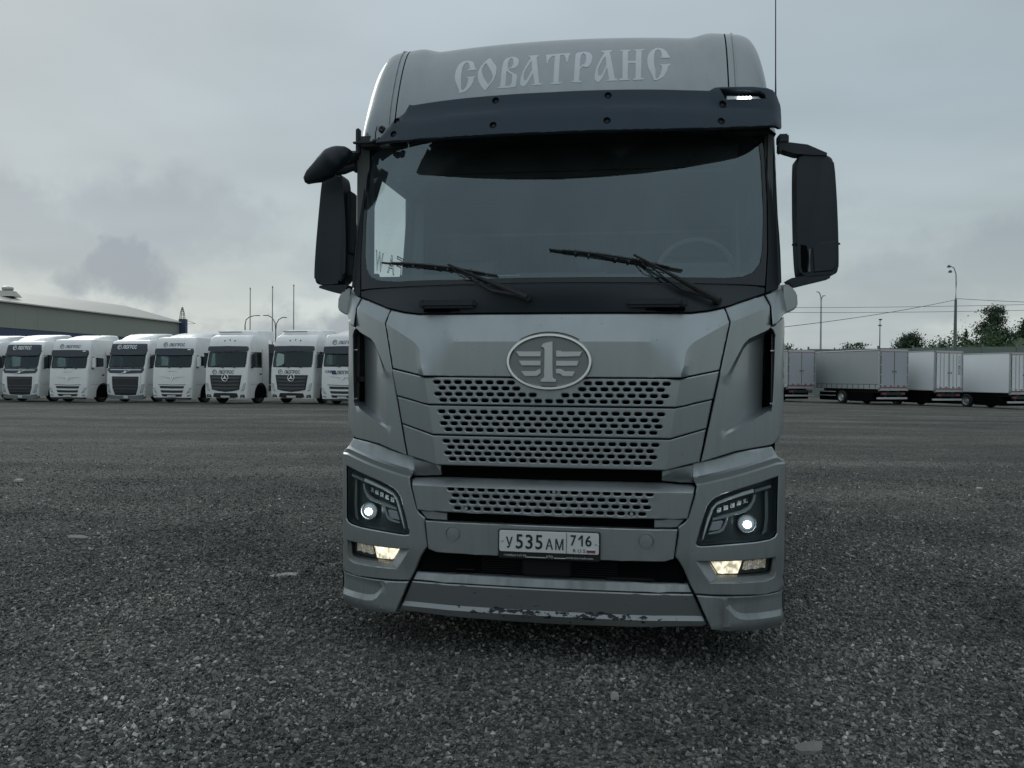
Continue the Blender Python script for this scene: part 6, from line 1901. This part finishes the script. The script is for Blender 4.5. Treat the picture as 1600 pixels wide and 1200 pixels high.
# ---------------------------------------------------------------- posts, lamps, pylon, wires
POLE = mat('pole_metal', (0.34, 0.36, 0.37), 0.45, 0.4)
DPOLE = mat('weathered_pole', (0.085, 0.10, 0.095), 0.7)
LHEAD = mat('lamp_head', (0.10, 0.11, 0.115), 0.5)
for k, (x, h, lab) in enumerate(((-19.66, 7.98, 'thin grey flagpole nearest the warehouse, left of the other two'), (-17.99, 8.09, 'thin grey flagpole in the middle of the three'), (-16.40, 8.20, 'thin grey flagpole nearest the silver truck'))):
    P = tag(empty('flagpole', (x, 60, zg(x, 60))), lab, 'flagpole', 'flagpoles behind the white trucks')
    b = MB(); b.cyl((0, 0, 0), (0, 0, h), 0.055, 0.035, 10); b.build('pole', POLE, P)
    b = MB(); b.cyl((0, 0, h), (0, 0, h + 0.12), 0.055, 0.03, 10); b.build('finial', LHEAD, P)


def street_lamp(label, x, y, h, arms, r0=0.09, m=None, group='street lamps around the yard', head=(0.55, 0.09)):
    P = tag(empty('street_lamp', (x, y, zg(x, y))), label, 'street lamp', group)
    b = MB(); b.cyl((0, 0, 0), (0, 0, h), r0, r0 * 0.55, 12); b.build('pole', m or DPOLE, P)
    for (dx, dy, dz) in arms:
        b = MB(); b.tube([(0, 0, h - 0.02), (dx * 0.08, dy * 0.08, h + dz * 0.55), (dx * 0.35, dy * 0.35, h + dz * 0.85), (dx * 0.75, dy * 0.75, h + dz)], r0 * 0.45, 8); b.build('arm', m or DPOLE, P)
        b = MB()
        c = Vector((dx, dy, h + dz)); u = Vector((dx, dy, 0)).normalized() if abs(dx) + abs(dy) > 0 else Vector((1, 0, 0))
        q = Matrix.Translation(c) @ u.to_track_quat('X', 'Z').to_matrix().to_4x4()
        b.box(-head[0] / 2, head[0] / 2, -head[1] * 0.7, head[1] * 0.7, -head[1] * 0.4, head[1] * 0.5, 0.03, 2, q); b.build('lamp_head', LHEAD, P)
    return P


street_lamp('single-arm street lamp behind the white trucks left of the flagpoles', -26.72, 80, 6.6, ((1.25, 0, 0.95),), 0.10)
street_lamp('twin-arm street lamp rising among the flagpoles', -23.65, 80, 6.0, ((-1.0, 0, 1.55), (0.85, 0, 1.35)), 0.10)
street_lamp('tall street lamp just right of the silver truck', 36.6, 95, 10.9, ((-0.42, 0, 1.45), (0.34, 0, 1.0)), 0.15, POLE, head=(0.40, 0.08))
street_lamp('thin lamp post with two small heads behind the grey trailer', 50.5, 110, 9.4, ((0.05, 0, 0.85), (0.0, 0, 0.05)), 0.11, None, head=(0.40, 0.20))
P = tag(empty('street_lamp', (41.45, 75, zg(41, 75))), 'tall concrete lamp post carrying overhead wires behind the white trailers', 'street lamp', 'street lamps around the yard')
b = MB(); b.cyl((0, 0, 0), (0.05, 0, 9.6), 0.21, 0.11, 14); b.build('pole', mat('concrete_pole', (0.13, 0.145, 0.14), 0.8), P)
b = MB(); b.tube([(0.05, 0, 9.5), (0.07, 0, 11.2), (0.04, 0, 12.0), (-0.16, 0, 12.55), (-0.5, 0, 12.7)], [0.06, 0.06, 0.055, 0.05, 0.045], 8); b.build('arm', POLE, P)
for zz, xx in ((12.68, -0.62), (12.20, -0.50)):
    b = MB(); b.lathe([(0.0, 0.001), (0.02, 0.15), (0.10, 0.18), (0.22, 0.10), (0.27, 0.02)], 'Z', 14, (xx, 0, zz - 0.12)); b.build('lamp_head', LHEAD, P)


def wire(label, p0, p1, sag, r=0.022):
    p0, p1 = Vector(p0), Vector(p1)
    pts = [p0.lerp(p1, i / 24) - Vector((0, 0, sag * 4 * (i / 24) * (1 - i / 24))) for i in range(25)]
    o = Vector(pts[0])
    b = MB(); b.tube([p - o for p in pts], r, 5); ob = b.build('overhead_wire', RUB, None)
    ob.location = o
    tag(ob, label, 'wire', 'overhead wires on the right')


wire('overhead wire dropping from the concrete lamp post towards the silver truck', (41.35, 75, 8.95), (13.0, 52, 4.35), 0.3)
wire('overhead wire leaving the concrete lamp post to the right', (41.45, 75, 9.1), (62, 70, 8.3), 0.25)
wire('upper one of two level wires behind the lamp posts', (8.0, 88, 9.35), (75, 88, 10.6), 0.55)
wire('lower one of two level wires behind the lamp posts', (8.0, 88, 8.9), (75, 88, 9.9), 0.55)

PY_ = tag(empty('power_pylon', (-123.7, 300, 0)), 'far lattice power pylon above the warehouse corner', 'pylon')
b = MB()
for z0, z1, w0, w1 in ((0, 14, 2.6, 1.3), (14, 20, 1.3, 0.95), (20, 24.5, 0.95, 0.55), (24.5, 26.5, 0.55, 0.12)):
    cs0 = [(sx * w0, sy * w0, z0) for sx, sy in ((1, 1), (-1, 1), (-1, -1), (1, -1))]
    cs1 = [(sx * w1, sy * w1, z1) for sx, sy in ((1, 1), (-1, 1), (-1, -1), (1, -1))]
    for i in range(4):
        j = (i + 1) % 4
        b.tube([cs0[i], cs1[i]], 0.09, 5)
        k = 3
        for q in range(k):
            a0 = Vector(cs0[i]).lerp(Vector(cs1[i]), q / k); b1 = Vector(cs0[j]).lerp(Vector(cs1[j]), (q + 1) / k)
            a1 = Vector(cs0[j]).lerp(Vector(cs1[j]), q / k); b0 = Vector(cs0[i]).lerp(Vector(cs1[i]), (q + 1) / k)
            b.tube([a0, b1], 0.04, 4); b.tube([a1, b0], 0.04, 4)
b.build('tower', DPOLE, PY_)
for s in (1, -1):
    b = MB(); b.tube([(s * 0.8, 0, 21.6), (s * 2.6, 0, 21.2), (s * 5.0, 0, 20.4)], 0.07, 5); b.tube([(s * 0.9, 0, 20.2), (s * 5.0, 0, 20.4)], 0.06, 5); b.build('cross_arm', DPOLE, PY_)

# ---------------------------------------------------------------- wall, hill and trees on the right
CW = mat('boundary_wall', (0.17, 0.205, 0.18), 0.8, nv=0.08, ns=0.2)
BW = tag(empty('boundary_wall', (40, 92, 0)), 'long grey-green wall running behind the trailers', 'wall')
x = -42.0
for i in range(24):
    b = MB(); z1 = 4.9 + 0.021 * (x + 6)
    b.box(x + 0.02, x + 3.98, -0.08, 0.08, -1, z1); b.build('wall_panel', CW, BW, smooth=False)
    b = MB(); b.box(x - 0.10, x + 0.10, -0.16, -0.085, -1, z1 + 0.25); b.build('wall_post', CW, BW, smooth=False)
    x += 4.0


def leaf_mat(name, c):
    m = bpy.data.materials.new(name); m.use_nodes = True
    nt = m.node_tree; N, L = nt.nodes, nt.links
    p = N['Principled BSDF']; p.inputs['Roughness'].default_value = 0.7; p.inputs['Specular IOR Level'].default_value = 0.25
    g = N.new('ShaderNodeNewGeometry'); r = N.new('ShaderNodeValToRGB')
    L.new(g.outputs['Random Per Island'], r.inputs[0])
    r.color_ramp.elements[0].color = tuple(q * 0.6 for q in c) + (1,); r.color_ramp.elements[1].color = tuple(q * 1.5 for q in c) + (1,)
    L.new(r.outputs[0], p.inputs['Base Color'])
    return m


LEAF1 = leaf_mat('leaf_dark', (0.045, 0.070, 0.042))
LEAF2 = leaf_mat('leaf_mid', (0.070, 0.115, 0.055))
LEAF3 = leaf_mat('leaf_light', (0.120, 0.175, 0.075))
BARK = mat('bark', (0.05, 0.045, 0.038), 0.9, nv=0.3)


def leaves(name, clumps, nleaf, size, m, parent, seed):
    r_ = np.random.RandomState(seed)
    V = np.empty((nleaf * 4, 3)); vol = np.array([c[3] * c[4] * c[5] for c in clumps]) ** (2 / 3)
    ci = r_.choice(len(clumps), nleaf, p=vol / vol.sum())
    for i in range(nleaf):
        c = clumps[ci[i]]
        dv = r_.normal(size=3); dv /= np.linalg.norm(dv)
        p = np.array(c[:3]) + r_.normal(size=3) * 0.62 * np.array(c[3:6])
        a = r_.normal(size=3); a /= np.linalg.norm(a); b_ = np.cross(a, r_.normal(size=3)); b_ /= np.linalg.norm(b_)
        s_ = size * (0.5 + r_.rand())
        V[i * 4:(i + 1) * 4] = [p - a * s_, p - b_ * s_ * 0.5, p + a * s_, p + b_ * s_ * 0.5]
    me = bpy.data.meshes.new(name)
    me.from_pydata(V.tolist(), [], [(4 * i, 4 * i + 1, 4 * i + 2, 4 * i + 3) for i in range(nleaf)])
    return link(name, me, m, parent, smooth=False)


def tree(label, x, y, h, w, m, seed, kind='round', nleaf=3500, size=0.16, cat='tree', name='tree', z0=None, trunk=True, base=0.25):
    r_ = random.Random(seed)
    T = tag(empty(name, (x, y, zg(x, y) if z0 is None else z0)), label, cat, 'trees and bushes behind the wall')
    cl, tips = [], []
    if kind == 'round':
        for k in range(16):
            a = r_.uniform(0, 6.28); q = r_.uniform(0, 1) ** 0.6; zz = r_.uniform(base, 0.95)
            env = math.sin(math.pi * min(1, (zz - base + 0.12) / (1.1 - base))) ** 0.7
            cl.append((math.cos(a) * q * w * 0.36 * env, math.sin(a) * q * w * 0.36 * env, zz * h, w * r_.uniform(0.11, 0.19), w * r_.uniform(0.11, 0.19), h * r_.uniform(0.06, 0.10)))
    elif kind == 'layered':           # open crown with tiers and gaps
        for k in range(46):
            zz = r_.uniform(base, 0.97); a = r_.uniform(0, 6.28)
            env = 1.0 - 0.75 * max(0, (zz - 0.45) / 0.55)
            q = r_.uniform(0.25, 1.0)
            cl.append((math.cos(a) * q * w * 0.48 * env, math.sin(a) * q * w * 0.48 * env, zz * h, w * r_.uniform(0.07, 0.14), w * r_.uniform(0.07, 0.14), h * r_.uniform(0.025, 0.055)))
    elif kind == 'spire':
        for k in range(12):
            zz = base + (1 - base) * k / 12
            rr = w * 0.45 * (1 - k / 12.5)
            for j in range(3):
                a = r_.uniform(0, 6.28)
                cl.append((math.cos(a) * rr * 0.6, math.sin(a) * rr * 0.6, zz * h, rr * 0.5 + 0.05, rr * 0.5 + 0.05, h * 0.035))
    elif kind == 'bush':
        for k in range(10):
            a = r_.uniform(0, 6.28); q = r_.uniform(0, 1)
            cl.append((math.cos(a) * q * w * 0.38, math.sin(a) * q * w * 0.3, h * r_.uniform(0.25, 0.82), w * r_.uniform(0.13, 0.22), w * r_.uniform(0.13, 0.2), h * r_.uniform(0.13, 0.22)))
    if trunk:
        b = MB(); b.tube([(0, 0, -0.3), (0.05 * w * 0.2, 0, h * 0.3), (-0.03 * w * 0.2, 0.02, h * 0.62), (0, 0, h * 0.93)], [h * 0.022, h * 0.017, h * 0.010, h * 0.003], 8)
        for c in cl[:10]:
            zb_ = max(h * 0.15, c[2] - h * 0.16)
            b.tube([(0, 0, zb_), (c[0] * 0.5, c[1] * 0.5, (zb_ + c[2]) / 2 + 0.1), (c[0], c[1], c[2])], [h * 0.008, h * 0.006, h * 0.002], 5)
        b.build('trunk', BARK, T)
    leaves('crown', cl, nleaf, size, m, T, seed)
    return T


HILL = mat('grassy_bank', (0.075, 0.115, 0.055), 0.9, nv=0.5, ns=0.8, bump=0.8, bs=1.2)


def build_hill():
    xs = [46 + 2.0 * i for i in range(70)]; ys = [95.5, 97, 99, 101, 104, 108, 114, 124, 140]
    hz = lambda x: float(np.interp(x, (46, 52, 56, 60, 66, 74, 100, 190), (0.5, 3.2, 5.6, 6.7, 7.3, 7.6, 8.5, 6.0)))
    V = []
    for y in ys:
        q = min(1.0, max(0.0, (y - 95.5) / 8.0))
        for x in xs:
            V.append((x, y, -0.6 + hz(x) * q * (1.0 - 0.4 * max(0, (y - 108) / 32)) + 0.35 * math.sin(x * 1.3 + y) * q))
    n = len(xs)
    me = bpy.data.meshes.new('hill'); me.from_pydata(V, [], [(j * n + i, j * n + i + 1, (j + 1) * n + i + 1, (j + 1) * n + i) for j in range(len(ys) - 1) for i in range(n - 1)])
    tag(link('hill', me, HILL, None, True, 60), 'green overgrown bank behind the wall', None, None, 'structure')


build_hill()
tree('dense dark tree rising over the wall behind the grey trailer', 55.8, 112, 8.6, 6.0, LEAF1, 3, 'round', 6500, 0.15, base=0.35)
tree('tall open-crowned tree standing highest at the right edge', 62.3, 104, 11.6, 6.6, LEAF1, 5, 'layered', 8000, 0.13, base=0.58)
tree('tall dark tree cut by the right edge of the picture', 68.2, 105, 10.2, 6.0, LEAF1, 15, 'layered', 7000, 0.14, base=0.52)
tree('small pointed conifer on the hill right of the concrete lamp post', 61.2, 108, 8.9, 2.6, LEAF1, 8, 'spire', 1500, 0.14, base=0.55)
tree('thin scrub showing over the wall above the grey trailer', 47.9, 112, 7.4, 7.0, LEAF1, 9, 'layered', 1100, 0.15, base=0.60)
tree('small dark treetop over the wall beside the silver truck', 38.6, 112, 6.9, 4.2, LEAF1, 10, 'round', 1100, 0.16, base=0.60)
for k, (x, y, h, w, m) in enumerate(((58.3, 102, 7.6, 5.5, LEAF2), (61.0, 101, 8.3, 6.0, LEAF2), (63.6, 98, 8.0, 5.5, LEAF3), (67.0, 97, 8.1, 6.0, LEAF3), (70.6, 99, 8.6, 6.5, LEAF2), (56.0, 104, 7.2, 4.5, LEAF2))):
    tree(('low green bush behind the wall just left of the concrete lamp post', 'green bush behind the wall right of the concrete lamp post', 'light green bush below the tall open-crowned tree', 'light green bush at the right edge below the dark trees',
          'green bush beyond the right edge of the wall view', 'low bush behind the wall beside the dense dark tree')[k], x, y, h, w, m, 30 + k, 'bush', 5000, 0.15, 'bush', 'bush', trunk=True)
